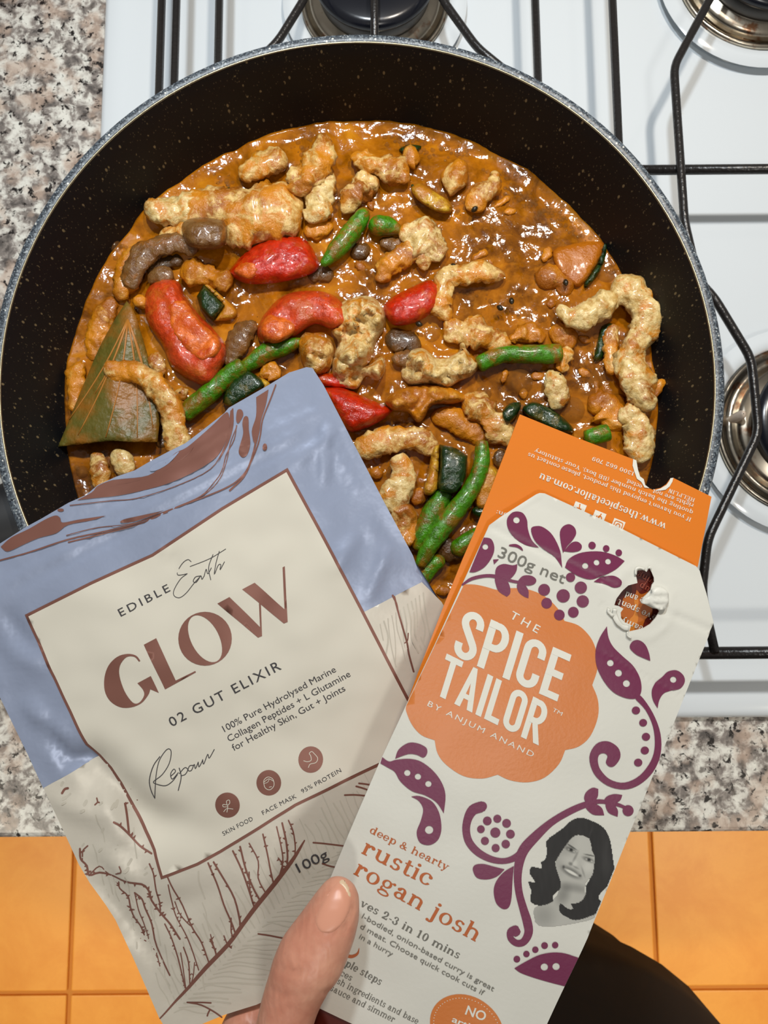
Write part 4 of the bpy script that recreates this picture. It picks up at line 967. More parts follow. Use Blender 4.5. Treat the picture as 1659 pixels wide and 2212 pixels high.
print_mesh(PO, 'cream_lower_zone', [low], 1, M['cream'], pouch)
LAB = [(57, 1326), (200, 1254), (330, 1195), (480, 1095), (622, 1010), (650, 1062), (725, 1200), (800, 1345), (880, 1500), (929, 1592), (820, 1649), (640, 1735), (480, 1835), (430, 1862), (350, 1894), (331, 1836), (283, 1753), (255, 1698), (234, 1664), (210, 1638), (186, 1608), (152, 1536), (110, 1450), (75, 1370)]
bord = LAB + [LAB[0]]
print_mesh(PO, 'label_border', [LAB], 2.6, M['rose'], pouch)
print_mesh(PO, 'cream_label', [inset(LAB, 6.5)], 4.2, M['label'], pouch)
k1 = lambda p: K(0, 780, 2.37, p)
sw = [k1([(395, 712, 1), (470, 672), (500, 640), (560, 614), (610, 605), (760, 585), (850, 520), (900, 470), (960, 440), (1045, 368), (1100, 318), (1160, 262), (1175, 300), (1160, 400), (1120, 480), (1060, 530), (960, 585), (850, 630), (720, 665), (600, 690), (480, 702)]),
      k1([(5, 950, 1), (60, 902), (150, 858), (230, 812), (285, 790), (310, 802), (322, 826), (400, 812), (545, 790, 1), (470, 815), (350, 838), (290, 880), (200, 905), (130, 935), (60, 968), (30, 972)]),
      k1([(1312, 185, 1), (1375, 145, 1), (1362, 220), (1338, 300), (1330, 360), (1310, 430), (1290, 360), (1312, 280)]),
      k1([(1252, 285), (1272, 290), (1275, 350), (1283, 420), (1268, 478), (1243, 492), (1224, 470), (1230, 430), (1246, 370), (1242, 320)]),
      k1([(1216, 252), (1238, 250), (1246, 278), (1222, 318), (1210, 300)]),
      k1([(622, 824), (640, 808), (720, 790), (845, 763, 1), (780, 790), (680, 822)]),
      k1([(1180, 255, 1), (1195, 240, 1), (1196, 330), (1170, 420), (1120, 520, 1), (1160, 400)])]
sw = [smooth(s, 4) for s in sw]
bl1 = [smooth(k1([(770, 560), (790, 528), (860, 500), (920, 462), (870, 520), (810, 556)]), 4)]
print_mesh(PO, 'marbled_swirl', sw + [disc(*k1([(1358, 440)])[0], 5, 8), disc(*k1([(312, 762)])[0], 7, 3.4)], 3, M['rose'], pouch)
swl = [(k1([(-60, 1040), (0, 1020), (150, 978), (350, 912), (550, 868), (700, 828), (860, 765), (1000, 712), (1150, 652), (1230, 600), (1285, 520), (1330, 400), (1345, 300), (1385, 195), (1412, 122)]), 3),
       (k1([(345, 890), (500, 852), (700, 826), (900, 748), (1050, 680), (1130, 600), (1165, 500), (1180, 420), (1215, 330)]), 1.8), (k1([(355, 925), (500, 890), (700, 838), (860, 770)]), 3),
       (k1([(360, 738), (560, 716), (700, 702), (900, 640), (1080, 552), (1150, 440), (1175, 330), (1190, 245)]), 1.8), (k1([(560, 640), (700, 610), (850, 555), (960, 480), (990, 440)]), 2.5),
       (k1([(1180, 660), (1250, 590), (1290, 500), (1310, 420)]), 4), (k1([(900, 748), (1030, 690), (1100, 620), (1140, 560), (1160, 480), (1200, 400), (1212, 330)]), 2)]
strokes_mesh(PO, 'marbled_line', swl, 3.4, M['rose'], pouch)
print_mesh(PO, 'marbled_gap', bl1, 4, M['foil'], pouch)
# label lettering
k2 = lambda p: K(150, 1100, 2.074, p)
G_ = k2([(327, 668, 1), (308, 645), (270, 637), (225, 650), (185, 690), (165, 745), (166, 805), (190, 850), (235, 877), (285, 877), (330, 858), (360, 822), (369, 797, 1), (407, 813, 1), (372, 737, 1), (312, 770, 1), (337, 800), (341, 826), (320, 856), (292, 856), (255, 805), (233, 740), (236, 690), (265, 652), (300, 650), (321, 672, 1)])
L_ = k2([(342, 597), (397, 568), (483, 757), (570, 714), (573, 720), (435, 797)])
O_o, O_i = [], []
for k in range(36):
    a = 6.28318 * k / 36; O_o.append((613 + 119 * math.cos(a), 571 + 119 * math.sin(a)))
    u, v = 62 * math.cos(a), 113 * math.sin(a); c, s = math.cos(math.radians(-28)), math.sin(math.radians(-28)); O_i.append((613 + u * c - v * s, 571 + u * s + v * c))
W1 = k2([(668, 415), (722, 385), (857, 520), (852, 412), (861, 418), (866, 560), (848, 567)]); W2 = k2([(778, 352), (833, 323), (966, 440), (957, 255), (967, 250), (980, 496), (963, 503)])
print_mesh(PO, 'large_lettering', [smooth(G_, 4), L_, (k2(O_o), [k2(O_i)]), W1, W2], 5.6, M['rose'], pouch)
textline(PO, [('EDIBLE', (266, 1328), (371, 1274), 18, 'med+1.35'), ('02 GUT ELIXIR', (374, 1566), (610, 1440), 22, 'med+1.25'), ('100g', (647, 1876), (711, 1846), 23, 'sans')], 5.4, M['ink'], pouch)
textline(PO, [('100% Pure Hydrolysed Marine', (487, 1577), (727, 1446), 15, 'sans'), ('Collagen Peptides + L Glutamine', (497, 1598), (758, 1456), 15, 'sans'), ('for Healthy Skin, Gut + Joints', (507, 1617), (747, 1487), 15, 'sans'),
              ('SKIN FOOD', (485, 1799), (549, 1764), 9.5, 'sans+1.1'), ('FACE MASK', (570, 1753), (642, 1716), 9.5, 'sans+1.1'), ('95% PROTEIN', (654, 1707), (738, 1662), 9.5, 'sans+1.1')], 5.4, M['ink'], pouch, 'small_lettering')
k3 = lambda p: K(250, 1600, 2.552, p)
scr = [(k1([(985, 1020), (968, 1010), (940, 1030), (915, 1072), (920, 1090), (965, 1082)]), 1.5), (k1([(965, 1082), (930, 1110), (897, 1165), (897, 1195), (925, 1205), (960, 1180), (1000, 1130), (1035, 1092)]), 1.5),
       (k1([(1035, 1092), (1008, 1098), (996, 1120), (1012, 1124), (1035, 1092), (1040, 1110), (1052, 1092)]), 1.6), (k1([(1052, 1092), (1062, 1058), (1070, 1082), (1088, 1052)]), 1.6), (k1([(980, 1045), (1080, 1005), (1160, 957)]), 1.4),
       (k1([(1085, 1112), (1074, 1050), (1096, 985)]), 1.6), (k1([(1128, 968), (1112, 1025), (1103, 1085), (1122, 1040), (1136, 1036), (1132, 1062), (1154, 1022)]), 1.6),
       (k3([(250, 75), (215, 125), (192, 205), (198, 270), (215, 318)]), 2), (k3([(215, 318), (222, 255), (232, 160), (250, 90), (290, 35), (312, 48), (300, 115), (262, 175), (215, 213), (232, 228), (280, 236), (318, 212), (345, 176)]), 1.8),
       (k3([(308, 185), (334, 160), (325, 146), (308, 172), (318, 200), (350, 165)]), 1.8), (k3([(355, 140), (366, 190), (350, 262)]), 2), (k3([(356, 170), (385, 138), (402, 148), (388, 174), (366, 182)]), 1.8),
       (k3([(432, 124), (412, 128), (404, 152), (422, 152), (438, 118), (444, 142), (460, 106)]), 1.8), (k3([(460, 106), (464, 132), (480, 104), (484, 92)]), 1.8), (k3([(484, 92), (490, 116), (512, 62), (520, 84), (548, 36)]), 1.8)]
strokes_mesh(PO, 'script_lettering', scr, 5.4, M['ink'], pouch)
ic = k3([(621, 338), (847, 215), (1076, 90)])
print_mesh(PO, 'label_icon', [disc(x, y, 26.5, 27.5, 32) for x, y in ic], 5.4, M['rose'], pouch)
il = []
(x, y) = ic[0]; il += [([(x - 1, y + 15), (x + 1, y + 2), (x - 1, y - 2)], 1.4), ([(x, y - 1), (x - 9, y - 2), (x - 9, y + 3), (x, y + 3)], 1.4), ([(x, y), (x - 2, y - 9), (x + 4, y - 12), (x + 5, y - 5), (x, y)], 1.4), ([(x - 8, y + 14), (x - 1, y + 7), (x + 12, y + 8)], 1.4)]
(x, y) = ic[1]; il += [([(x - 11, y - 2), (x - 8, y + 10), (x + 2, y + 15), (x + 11, y + 6), (x + 9, y - 8), (x - 1, y - 13), (x - 9, y - 8), (x - 11, y - 2)], 1.4), ([(x - 10, y - 2), (x, y - 9), (x + 10, y - 4)], 1.3), ([(x - 9, y + 1), (x - 2, y - 2), (x + 1, y - 8)], 1.1), ([(x + 1, y + 9), (x + 6, y + 8)], 1.3)]
(x, y) = ic[2]; il += [([(x - 15, y + 2), (x - 7, y + 4), (x + 1, y + 1), (x, y - 8), (x - 3, y - 13), (x + 2, y - 17), (x + 7, y - 13), (x + 15, y - 3), (x + 11, y + 6), (x - 1, y + 9), (x - 5, y + 16)], 1.4)]
strokes_mesh(PO, 'icon_drawing', il, 6.4, M['label'], pouch)
# botanical drawing
k6 = lambda p: K(80, 1640, 3.8675, p)
BR = []
def thorny(pts, w, n=6, L_=8):
    BR.append((pts, w)); q = resample([Vector((p[0], p[1], 0)) for p in pts], 5)
    for _ in range(n):
        i = R.randrange(1, len(q) - 1); d = (q[i + 1] - q[i - 1]).normalized(); s = R.choice((-1, 1)); e = q[i] + (Vector((-d.y, d.x, 0)) * s + d * R.uniform(-.9, .2)).normalized() * L_ * R.uniform(.5, 1)
        BR.append(([(q[i].x, q[i].y, w * 1.1), ((q[i].x + e.x) / 2, (q[i].y + e.y) / 2, w * 1.0), (e.x, e.y, w * .3)], w))
thorny(k6([(360, 745), (365, 830), (415, 890), (435, 970), (520, 950), (640, 970), (740, 1000), (880, 1025), (940, 1090), (960, 1170), (1040, 1290), (1120, 1370), (1200, 1480)]), 4.2, 26, 8)
thorny(k6([(425, 720), (385, 760), (380, 810)]), 3, 1); thorny(k6([(435, 970), (520, 895), (580, 945)]), 2.6, 1, 4); thorny(k6([(700, 870), (715, 915), (665, 945)]), 2.6, 1, 4)
thorny(k6([(720, 370), (745, 480), (770, 610)]), 4, 1); thorny(k6([(650, 510), (700, 545), (770, 620), (860, 720), (960, 780)]), 3.8, 7, 9)
thorny(k6([(945, 860), (980, 940), (1000, 1080), (1025, 1180), (1030, 1250)]), 3.2, 7, 8); thorny(k6([(685, 1020), (690, 1080), (760, 1140), (780, 1240), (810, 1330), (860, 1400), (890, 1480)]), 3.4, 16, 9)
thorny(k6([(820, 1105), (850, 1260), (890, 1370), (930, 1530), (860, 1515)]), 2.4, 6, 6); thorny(k6([(820, 1105), (880, 1160), (905, 1240), (960, 1380), (1000, 1570), (1110, 1800)]), 3.6, 6, 6)
thorny(k6([(960, 1580), (1000, 1650), (1025, 1730)]), 2.4, 6, 5); thorny(k6([(1100, 960), (1150, 1070), (1220, 1210), (1310, 1390), (1380, 1510), (1440, 1680)]), 3.2, 9, 8)
thorny(k6([(1105, 1025), (1130, 1180), (1160, 1290), (1240, 1420), (1290, 1540), (1355, 1745)]), 2.6, 8, 7); thorny(k6([(1070, 1370), (1130, 1480), (1180, 1640), (1240, 1900)]), 3, 6, 6); thorny(k6([(1230, 1550), (1270, 1680), (1280, 1860)]), 3, 4, 6)
thorny(k6([(1205, 1600), (1230, 1780), (1245, 1900)]), 2.4, 1); thorny(k6([(1320, 1680), (1310, 1790), (1290, 1860)]), 2.2, 1); thorny(k6([(1455, 1440), (1480, 1540), (1505, 1630)]), 2.2, 1); thorny(k6([(1155, 1180), (1190, 1270), (1260, 1340), (1300, 1370)]), 2.4, 5, 6)
BR.append((k3([(245, 1528, 3), (300, 1470, 4), (370, 1392, 6), (500, 1240, 9), (620, 1112, 9), (700, 1002, 9), (780, 890, 10), (880, 762, 10), (950, 670, 9), (1000, 600, 7), (1042, 532, 3)]), 6))
for a in ([(515, 655), (560, 760), (600, 880), (640, 980), (660, 1040)], [(545, 650), (600, 740), (660, 850), (685, 960), (688, 1000)], [(650, 590), (700, 690), (740, 800), (765, 890)], [(690, 565), (720, 680), (760, 780), (800, 860)], [(740, 545), (790, 640), (790, 730), (830, 815)], [(815, 495), (840, 600), (860, 700), (872, 755)], [(890, 455), (915, 560), (925, 640), (905, 720)], [(920, 435), (940, 520), (950, 600), (948, 650)], [(955, 420), (980, 480), (992, 560), (990, 600)], [(525, 1080), (550, 1140), (560, 1185)], [(600, 1060), (620, 1110), (640, 1130)], [(640, 960), (640, 1040), (655, 1070)], [(900, 620), (920, 650), (925, 690)], [(740, 700), (745, 800), (755, 860)]):
    thorny(k3(a), R.uniform(2.6, 4.4), 5, 7)
for a in ([(395, 1440), (470, 1455), (540, 1490), (585, 1522)], [(395, 1440), (460, 1440), (525, 1442)], [(520, 1480), (510, 1500), (505, 1515)], [(1090, 545), (1150, 552), (1262, 570)], [(1140, 662), (1180, 678), (1225, 690)], [(788, 1050), (850, 1058), (935, 1078)], [(1262, 286), (1320, 285), (1400, 292)], [(1325, 238), (1360, 248), (1400, 262)], [(1340, 222), (1375, 226), (1412, 232)]):
    BR.append((k3([(p[0], p[1]) for p in a]), 3.4))
k7 = lambda p: K(640, 780, 4.0969, p)
BR.append((k7([(852, 2070, 18 / 4), (885, 2140, 14 / 4), (900, 2212, 12 / 4)]), 4)); BR.append((k2([(1455, 390), (1470, 450), (1490, 520), (1510, 590), (1518, 640), (1540, 720)]), 4)); BR.append((k2([(1515, 548), (1512, 580), (1500, 592)]), 2.5)); BR.append((k6([(215, 275), (235, 245), (262, 236)]), 5)); BR.append((k6([(490, 370), (510, 350), (502, 320)]), 3)); BR.append((k6([(510, 350), (525, 352)]), 3))
strokes_mesh(PO, 'branch_drawing', BR, 2.4, M['rose'], pouch, 3)['kind'] = 'stuff'
# pale feather veins behind the branch
FV = []
for i in range(46):
    t = i / 45; bx, by = 370 + 480 * t, 2180 - 480 * t
    for s in (0, 1):
        ln = R.uniform(60, 105); q = [(bx + 6 * s, by + 8 * s)]
        for k in range(1, 4): f = k / 3; q.append((bx + (ln * f * 1.3 if s else ln * f * -.45) + R.uniform(-4, 4), by + (ln * f * .10 if s else -ln * f * .95) + R.uniform(-4, 4)))
        q = [p for p in q if inpoly(p, low) and edged(p, low) > 8 and not inpoly(p, LAB)]
        if len(q) > 1: FV.append((q, R.uniform(1.5, 3.2)))
for i in range(30):
    x = 240 + R.uniform(-60, 230); y = 1760 + R.uniform(-10, 330); q = [(x + R.uniform(-3, 3) + k * 5, y + k * 20) for k in range(4)]; q = [p for p in q if inpoly(p, low) and edged(p, low) > 8 and not inpoly(p, LAB)]
    if len(q) > 1: FV.append((q, R.uniform(1.5, 3.4)))
for i in range(13):
    x = 812 + i * 8.5; q = [(x + k * R.uniform(2, 9), 1352 - (i * 6) + k * 34) for k in range(4)]; q = [p for p in q if inpoly(p, low) and edged(p, low) > 6 and not inpoly(p, LAB)]
    if len(q) > 1: FV.append((q, R.uniform(2, 3.6)))
for i in range(26):
    q = [(R.uniform(110, 330), R.uniform(1680, 1900))]; q.append((q[0][0] + R.uniform(2, 7), q[0][1] - R.uniform(3, 9)))
    if all(inpoly(p, low) and edged(p, low) > 8 and not inpoly(p, LAB) for p in q): FV.append((q, R.uniform(3, 7)))
strokes_mesh(PO, 'feather_drawing', FV, 1.8, M['faint'], pouch, 3)['kind'] = 'stuff'

# ---------------- the curry carton ----------------
BX = Sheet((1120, 1600), .212, 23, -3.0)
def bx_rel(x, y):
    h = .35 * noise.noise(Vector((x * .008, y * .008, 9)))
    for x0, y0, x1, y1, w, a in ((1062, 1138, 1300, 1252, 7, -.4), (1300, 1252, 1420, 1310, 7, -.35), (1430, 1318, 1541, 1364, 7, -.4), (1330, 1330, 1300, 1305, 3, -.25), (1290, 1405, 1500, 1520, 2.5, -.18), (1168, 1070, 1062, 1136, 5, .12)):
        dx, dy = x1 - x0, y1 - y0; t = max(0, min(1, ((x - x0) * dx + (y - y0) * dy) / (dx * dx + dy * dy))); d2 = ((x - x0 - t * dx) ** 2 + (y - y0 - t * dy) ** 2) / (w * w)
        if d2 < 6: h += a * math.exp(-d2)
    d = (x - 1062) * (1364 - 1138) - (y - 1138) * (1541 - 1062); d /= 530      # flap beyond the crease leans back a little
    if d > 0: h -= min(d, 90) * .012
    e = math.hypot((x - 1390) / 62, (y - 1300) / 75)
    if e < 1.6: h += .16 * math.exp(-((e - 1.05) / .14) ** 2) * (1 + noise.noise(Vector((x * .06, y * .06, 3))))
    return h * .001
BX.relief = bx_rel
carton = empty('curry_kit_box', mw=BX.m); tag(carton, 'flattened white and orange cardboard curry kit box with maroon flourishes', 'box')
M['card'] = paper('white_card', (214, 213, 203), .42, 700, .00005)
M['orange'] = paper('orange_print', (208, 122, 60), .36, 900, .00007)
M['orangeb'] = paper('bright_orange_print', (222, 122, 30), .34, 900, .00005)
M['maroon'] = paper('maroon_print', (112, 38, 74), .4, 900, .00005)
M['darkred'] = mat('dark_red_print', C3(92, 24, 14), .4); M['amber'] = mat('amber_print', C3(176, 92, 22), .4); M['amberl'] = mat('light_amber_print', C3(206, 124, 40), .4)
M['white'] = mat('white_ink', C3(226, 224, 212), .5); M['rust'] = mat('rust_ink', C3(184, 96, 46), .5); M['grey'] = mat('grey_ink', C3(112, 110, 102), .6); M['dim'] = mat('dim_pink_ink', C3(150, 74, 56), .5)
k4 = lambda p: K(900, 880, 2.5136, p)
k5 = lambda p: K(820, 1200, 2.44, p)
k8 = lambda p: K(900, 1650, 2.765, p)
k9 = lambda p: K(1180, 1220, 5.925, p)
FR = [(1057, 1135), (1080, 1118), (1125, 1090), (1160, 1068), (1168, 1065), (1178, 1066), (1340, 1140), (1507, 1224), (1515, 1234), (1530, 1290), (1542, 1345), (1421, 1650), (1269, 2026), (1182, 2212), (1110, 2392), (763, 2212), (691, 2179), (600, 2137), (640, 2050), (697, 1937), (775, 1750), (820, 1647), (877, 1524), (940, 1391), (996, 1268)]
HOLE = k9([(1150, 110), (1185, 75), (1260, 70), (1295, 95), (1330, 45), (1362, 100), (1390, 170), (1390, 225), (1360, 262), (1340, 330), (1245, 420), (1215, 480), (1290, 520), (1360, 555), (1430, 570), (1450, 595), (1400, 680), (1330, 760), (1240, 815), (1130, 840), (1060, 855), (1085, 770), (1000, 735), (955, 680), (950, 610), (985, 560), (930, 530), (868, 515), (895, 430), (960, 350), (1050, 265), (1130, 245), (1172, 235), (1165, 190)])
V, F = cdt(FR, [HOLE], step=6.5, dstep=6.5, jit=0)
vs = [BX.p3(x, y) for x, y in V]; fs = []
for f in F:
    a, c, d = [Vector(vs[i]) for i in f]; fs.append(f if (c - a).cross(d - a).z > 0 else tuple(reversed(f)))
mesh('front_panel', *plate(vs, fs, .00045), M['card'], carton)
# torn edge curls and folded tab at the hole
vs, fs = [], []
def pt(x, y, l): return Vector(BX.p3(x, y, l))
for pts, w in ((k9([(1145, 130), (1150, 60), (1200, 40), (1265, 62)]), .0006), (k9([(870, 560), (870, 640), (900, 720), (970, 790), (1050, 810)]), .0012), (k9([(800, 560), (790, 600), (850, 655)]), .0008), (k9([(1310, 50), (1330, 30), (1345, 60)]), .0004), (k9([(1030, 850), (1030, 900), (1080, 935)]), .0004)):
    q = resample([pt(x, y, .0005) for x, y in pts], 3); tube(vs, fs, q, [w * .6 * (1 + .4 * noise.noise(p * 900)) for p in q], 8, .0002, Vector((0, 0, 1)))
mesh('torn_edge', vs, fs, M['card'], carton)
tab = smooth(k9([(1345, 320, 1), (1370, 300), (1440, 285), (1510, 310), (1555, 370), (1550, 470), (1520, 540), (1460, 570), (1400, 550), (1290, 510), (1215, 490, 1), (1235, 440), (1300, 400), (1340, 360)]), 3)
old = BX.relief
BX.relief = lambda x, y: old(x, y) + .0011 * max(0, 1 - ((x - 1421) / 40) ** 2) * (1 + .3 * math.sin(y * .35))
V, F = cdt(tab, step=6, dstep=5); vs = [BX.p3(x, y, .0004) for x, y in V]; vb = [(a, b, c - .0012) for a, b, c in vs]; n0 = len(vs)
fs = []
for f in F:
    a, c, d = [Vector(vs[i]) for i in f]; fs.append(f if (c - a).cross(d - a).z > 0 else tuple(reversed(f)))
mesh('torn_tab', vs + vb, fs + [(j, i, n0 + i, n0 + j) for i, j in rim_edges(fs)], M['card'], carton); BX.relief = old
# back panel with the torn notch
BK = [(1123, 895), (1245, 945), (1368, 992), (1369, 1003), (1376, 1018), (1378, 1032), (1390, 1040), (1394, 1052), (1410, 1058), (1428, 1054), (1440, 1046), (1447, 1036), (1454, 1032), (1537, 1073), (1528, 1120), (1508, 1221), (1400, 1500), (1180, 2050), (1000, 2000), (860, 1900), (760, 1790), (870, 1545), (900, 1461), (960, 1305), (1000, 1206), (1025, 1149)]
BKS = Sheet((1120, 1600), .2155, 23, -3.0); BKS.m = BX.m; BKS.inv = BX.inv      # same pack frame, 3.5 mm behind the front
def bk(x, y, lay=0): q = BKS.loc(x, y); return (q.x, q.y, q.z + lay * .00008)
BKS.p3 = lambda x, y, lift=0: (lambda q: (q.x, q.y, q.z + lift))(BKS.loc(x, y))
V, F = cdt(BK, step=40, dstep=12, jit=0); vs = [bk(x, y) for x, y in V]; fs = []
for f in F:
    a, c, d = [Vector(vs[i]) for i in f]; fs.append(f if (c - a).cross(d - a).z > 0 else tuple(reversed(f)))
n0 = len(vs); vb = [(a, b, c - .00045) for a, b, c in vs]
mesh('back_panel', vs + vb, fs + [tuple(n0 + i for i in reversed(f)) for f in fs] + [(j, i, n0 + i, n0 + j) for i, j in rim_edges(fs)], M['orangeb'], carton, False)
kt = lambda p: K(1000, 700, 2.9625, p)
print_mesh(BKS, 'torn_white_edge', [kt([(1088, 864), (1108, 872), (1118, 930), (1132, 975), (1155, 992), (1165, 1030), (1192, 1050), (1160, 1046), (1140, 1010), (1112, 990), (1096, 945), (1084, 905)]), kt([(1345, 984), (1338, 1010), (1320, 1040), (1295, 1060), (1262, 1066), (1225, 1064), (1262, 1052), (1300, 1030), (1318, 1005), (1326, 986)])], 3, M['white'], carton)
textline(BKS, [('www.thespicetailor.com.au', *kt([(1305, 1278), (495, 952)]), 11.5, 'slabb'), ("If you haven't enjoyed this product, please contact us", *kt([(1463, 1242), (420, 822)]), 6.3, 'slab'), ('quoting the batch number (BB box). Your statutory', *kt([(1473, 1196), (462, 797)]), 6.3, 'slab'), ('rights are not', *kt([(1478, 1152), (1218, 1056)]), 6.3, 'slab'), ('ected.', *kt([(1148, 1032), (1045, 988)]), 6.3, 'slab'), ('HELPLIN', *kt([(1486, 1118), (1318, 1052)]), 6.3, 'slab'), ('1300 662 709', *kt([(1098, 948), (830, 847)]), 6.3, 'slab'), ('on:', *kt([(288, 1212), (216, 1190)]), 7, 'slab')], 2, M['white'], carton, 'back_lettering')
sq = []
for cx, cy in kt([(990, 1290), (868, 1238), (742, 1183)]):
    c, s = math.cos(math.radians(22)), math.sin(math.radians(22)); sq.append([(cx + a * c - b * s, cy + a * s + b * c) for a, b in ((-13, -13), (13, -13), (13, 13), (-13, 13))])
print_mesh(BKS, 'social_icon', sq, 2, M['white'], carton)
il = []; (x, y) = kt([(990, 1290)])[0]; c, s = math.cos(math.radians(22)), math.sin(math.radians(22)); rr = lambda a, b: (x + a * c - b * s, y + a * s + b * c)
il += [([rr(*p) for p in ((-9, -5), (-8, -8), (-5, -9), (5, -9), (8, -8), (9, -5), (9, 5), (8, 8), (5, 9), (-5, 9), (-8, 8), (-9, 5), (-9, -5))], 1.8), ([(x + 4.5 * math.cos(k * .785), y + 4.5 * math.sin(k * .785)) for k in range(9)], 1.8)]
(x, y) = kt([(868, 1238)])[0]; il += [([rr(*p) for p in ((2, -9), (0, 0), (-3, 8))], 2.2), ([rr(*p) for p in ((-5, -2), (-6, 4), (0, 8), (6, 4), (5, -3), (0, -4), (-2, -1))], 2)]
(x, y) = kt([(742, 1183)])[0]; il += [([rr(*p) for p in ((-2, -10), (0, 0), (0, 10))], 2.4), ([rr(*p) for p in ((-5, -1), (4, -1))], 2.2)]
strokes_mesh(BKS, 'icon_mark', il, 3.5, M['orangeb'], carton)
# print seen through the torn hole
hx = [(1300, 1215), (1440, 1215), (1450, 1400), (1300, 1400)]
print_mesh(BKS, 'inner_print', [hx], 2, M['darkred'], carton)
print_mesh(BKS, 'inner_blotch', [smooth(k9([(980, 430), (1020, 400), (1130, 380), (1150, 320), (1200, 370), (1260, 360), (1310, 330), (1290, 420), (1350, 560), (1340, 640), (1260, 700), (1180, 900), (1000, 900), (900, 700), (960, 520)]), 4)], 4, M['amber'], carton)
print_mesh(BKS, 'inner_highlight', [smooth(k9([(1120, 440), (1170, 440), (1170, 540), (1150, 600), (1170, 700), (1090, 880), (1040, 800), (1060, 700), (1110, 640), (1130, 560)]), 4)], 5, M['amberl'], carton)
textline(BKS, [("e've spent", *k9([(1415, 650), (925, 435)]), 9.5, 'slab'), ('re and', *k9([(1290, 440), (1015, 335)]), 9.5, 'slab'), ('eamy', *k9([(1240, 790), (965, 668)]), 9.5, 'slab')], 6.5, M['white'], carton, 'inner_lettering')
textline(BKS, [('ving', *k9([(1385, 185), (1170, 80)]), 9.5, 'slab'), ('up', *k9([(1330, 290), (1210, 222)]), 9.5, 'slab')], 6.5, M['dim'], carton, 'inner_lettering')
# thin dark red side of the box at its foot, and the orange spine along its left edge
def quadbox(name, poly, z0, z1, m):
    V = [BX.loc(x, y) for x, y in poly]; n = len(V); vs = [(v.x, v.y, z1) for v in V] + [(v.x, v.y, z0) for v in V]
    fs = [tuple(range(n)), tuple(n + i for i in reversed(range(n)))] + [(i, n + i, n + (i + 1) % n, (i + 1) % n) for i in range(n)]
    bm = bmesh.new(); b_ = [bm.verts.new(v) for v in vs]
    for f in fs: bm.faces.new([b_[i] for i in f])
    bmesh.ops.recalc_face_normals(bm, faces=bm.faces); return bobj(name, bm, m, carton, False)
quadbox('bottom_flap', [(640, 2130), (700, 2186), (763, 2216), (1105, 2392), (1060, 2480), (720, 2330), (600, 2260)], -.0030, -.0010, M['darkred'])
# orange flower badge
FL = k5([(445, 152), (500, 153), (560, 165), (625, 182), (690, 172), (780, 178), (870, 215), (940, 280), (975, 345, 1), (1050, 370), (1110, 430), (1140, 500), (1148, 590), (1120, 682, 1), (1150, 760), (1150, 850), (1110, 950), (1050, 1005), (978, 1025, 1), (945, 1100), (870, 1170), (780, 1195), (690, 1185), (622, 1155, 1), (540, 1175), (440, 1160), (350, 1100), (305, 1040), (290, 972, 1), (220, 945), (170, 890), (140, 820), (140, 792, 1)])
FLs = smooth(FL, 4, False)
print_mesh(BX, 'orange_badge', [FLs], 1.2, M['orange'], carton)
# maroon flourishes
MR = []
def mar(k, pts, holes=()): MR.append((smooth(k(pts), 4), [disc(*k([(hx_, hy)])[0], hr / (2.5136 if k is k4 else 2.44 if k is k5 else 2.765), None, 12) for hx_, hy, hr in holes]))
mar(k4, [(500, 590), (530, 567), (575, 572), (600, 610), (605, 660), (625, 720), (665, 762, 1), (600, 750), (540, 715), (500, 665), (490, 620)], [(543, 612, 18)])
mar(k4, [(622, 660), (650, 645), (690, 652), (740, 695), (780, 780), (790, 870, 1), (750, 812), (690, 770), (640, 720)])
mar(k4, [(780, 680), (797, 648), (830, 635), (860, 652), (869, 685), (850, 720), (820, 752), (795, 790, 1), (785, 740)]); mar(k4, [(800, 781, 1), (840, 737), (875, 730), (898, 750), (890, 775), (850, 786)])
for x, y, r in ((955, 750, 20), (1032, 767, 18), (1101, 790, 18)): MR.append((disc(*k4([(x, y)])[0], r / 2.5), []))
mar(k4, [(805, 868, 1), (830, 820), (900, 788), (1000, 783), (1080, 805), (1132, 835, 1), (1080, 880), (1000, 918), (940, 933), (870, 912)], [(915, 860, 17), (977, 842, 16), (1040, 837, 16)])
mar(k4, [(960, 945, 1), (1010, 920), (1070, 914), (1110, 940), (1105, 970), (1070, 978), (1020, 958)])
mar(k4, [(365, 706, 1), (405, 715), (422, 760), (410, 810), (370, 865), (320, 893), (286, 894, 1), (325, 800)], [(373, 757, 16)])
mar(k4, [(505, 745), (540, 742), (568, 758), (576, 778), (545, 760), (505, 753)]); mar(k4, [(415, 826, 1), (447, 824, 1), (420, 852, 1)])
mar(k4, [(430, 925), (432, 872), (470, 850), (520, 857), (546, 850, 1), (540, 890), (510, 928), (470, 940)]); mar(k4, [(428, 925), (430, 962), (447, 1000), (490, 1028, 1), (508, 1008), (505, 968), (480, 930)])
mar(k4, [(545, 948, 1), (575, 915), (620, 913), (648, 933), (640, 957), (600, 967)]); mar(k4, [(545, 960), (552, 1000), (582, 1026), (607, 1036, 1), (606, 992), (578, 955)])
MR.append((sum([list(ribbon(k4([(250, 962, 10), (300, 928, 18), (380, 912, 18), (450, 922, 18), (520, 945, 14), (590, 955, 12)]), None, 4)[0])], []) + list(reversed(ribbon([(a, b, c / 2.5) for a, b, c in k4([(250, 962, 18), (300, 928, 18), (380, 912, 18), (450, 922, 18), (520, 945, 14), (590, 955, 12)])], None, 4)[1])), [])) if False else None
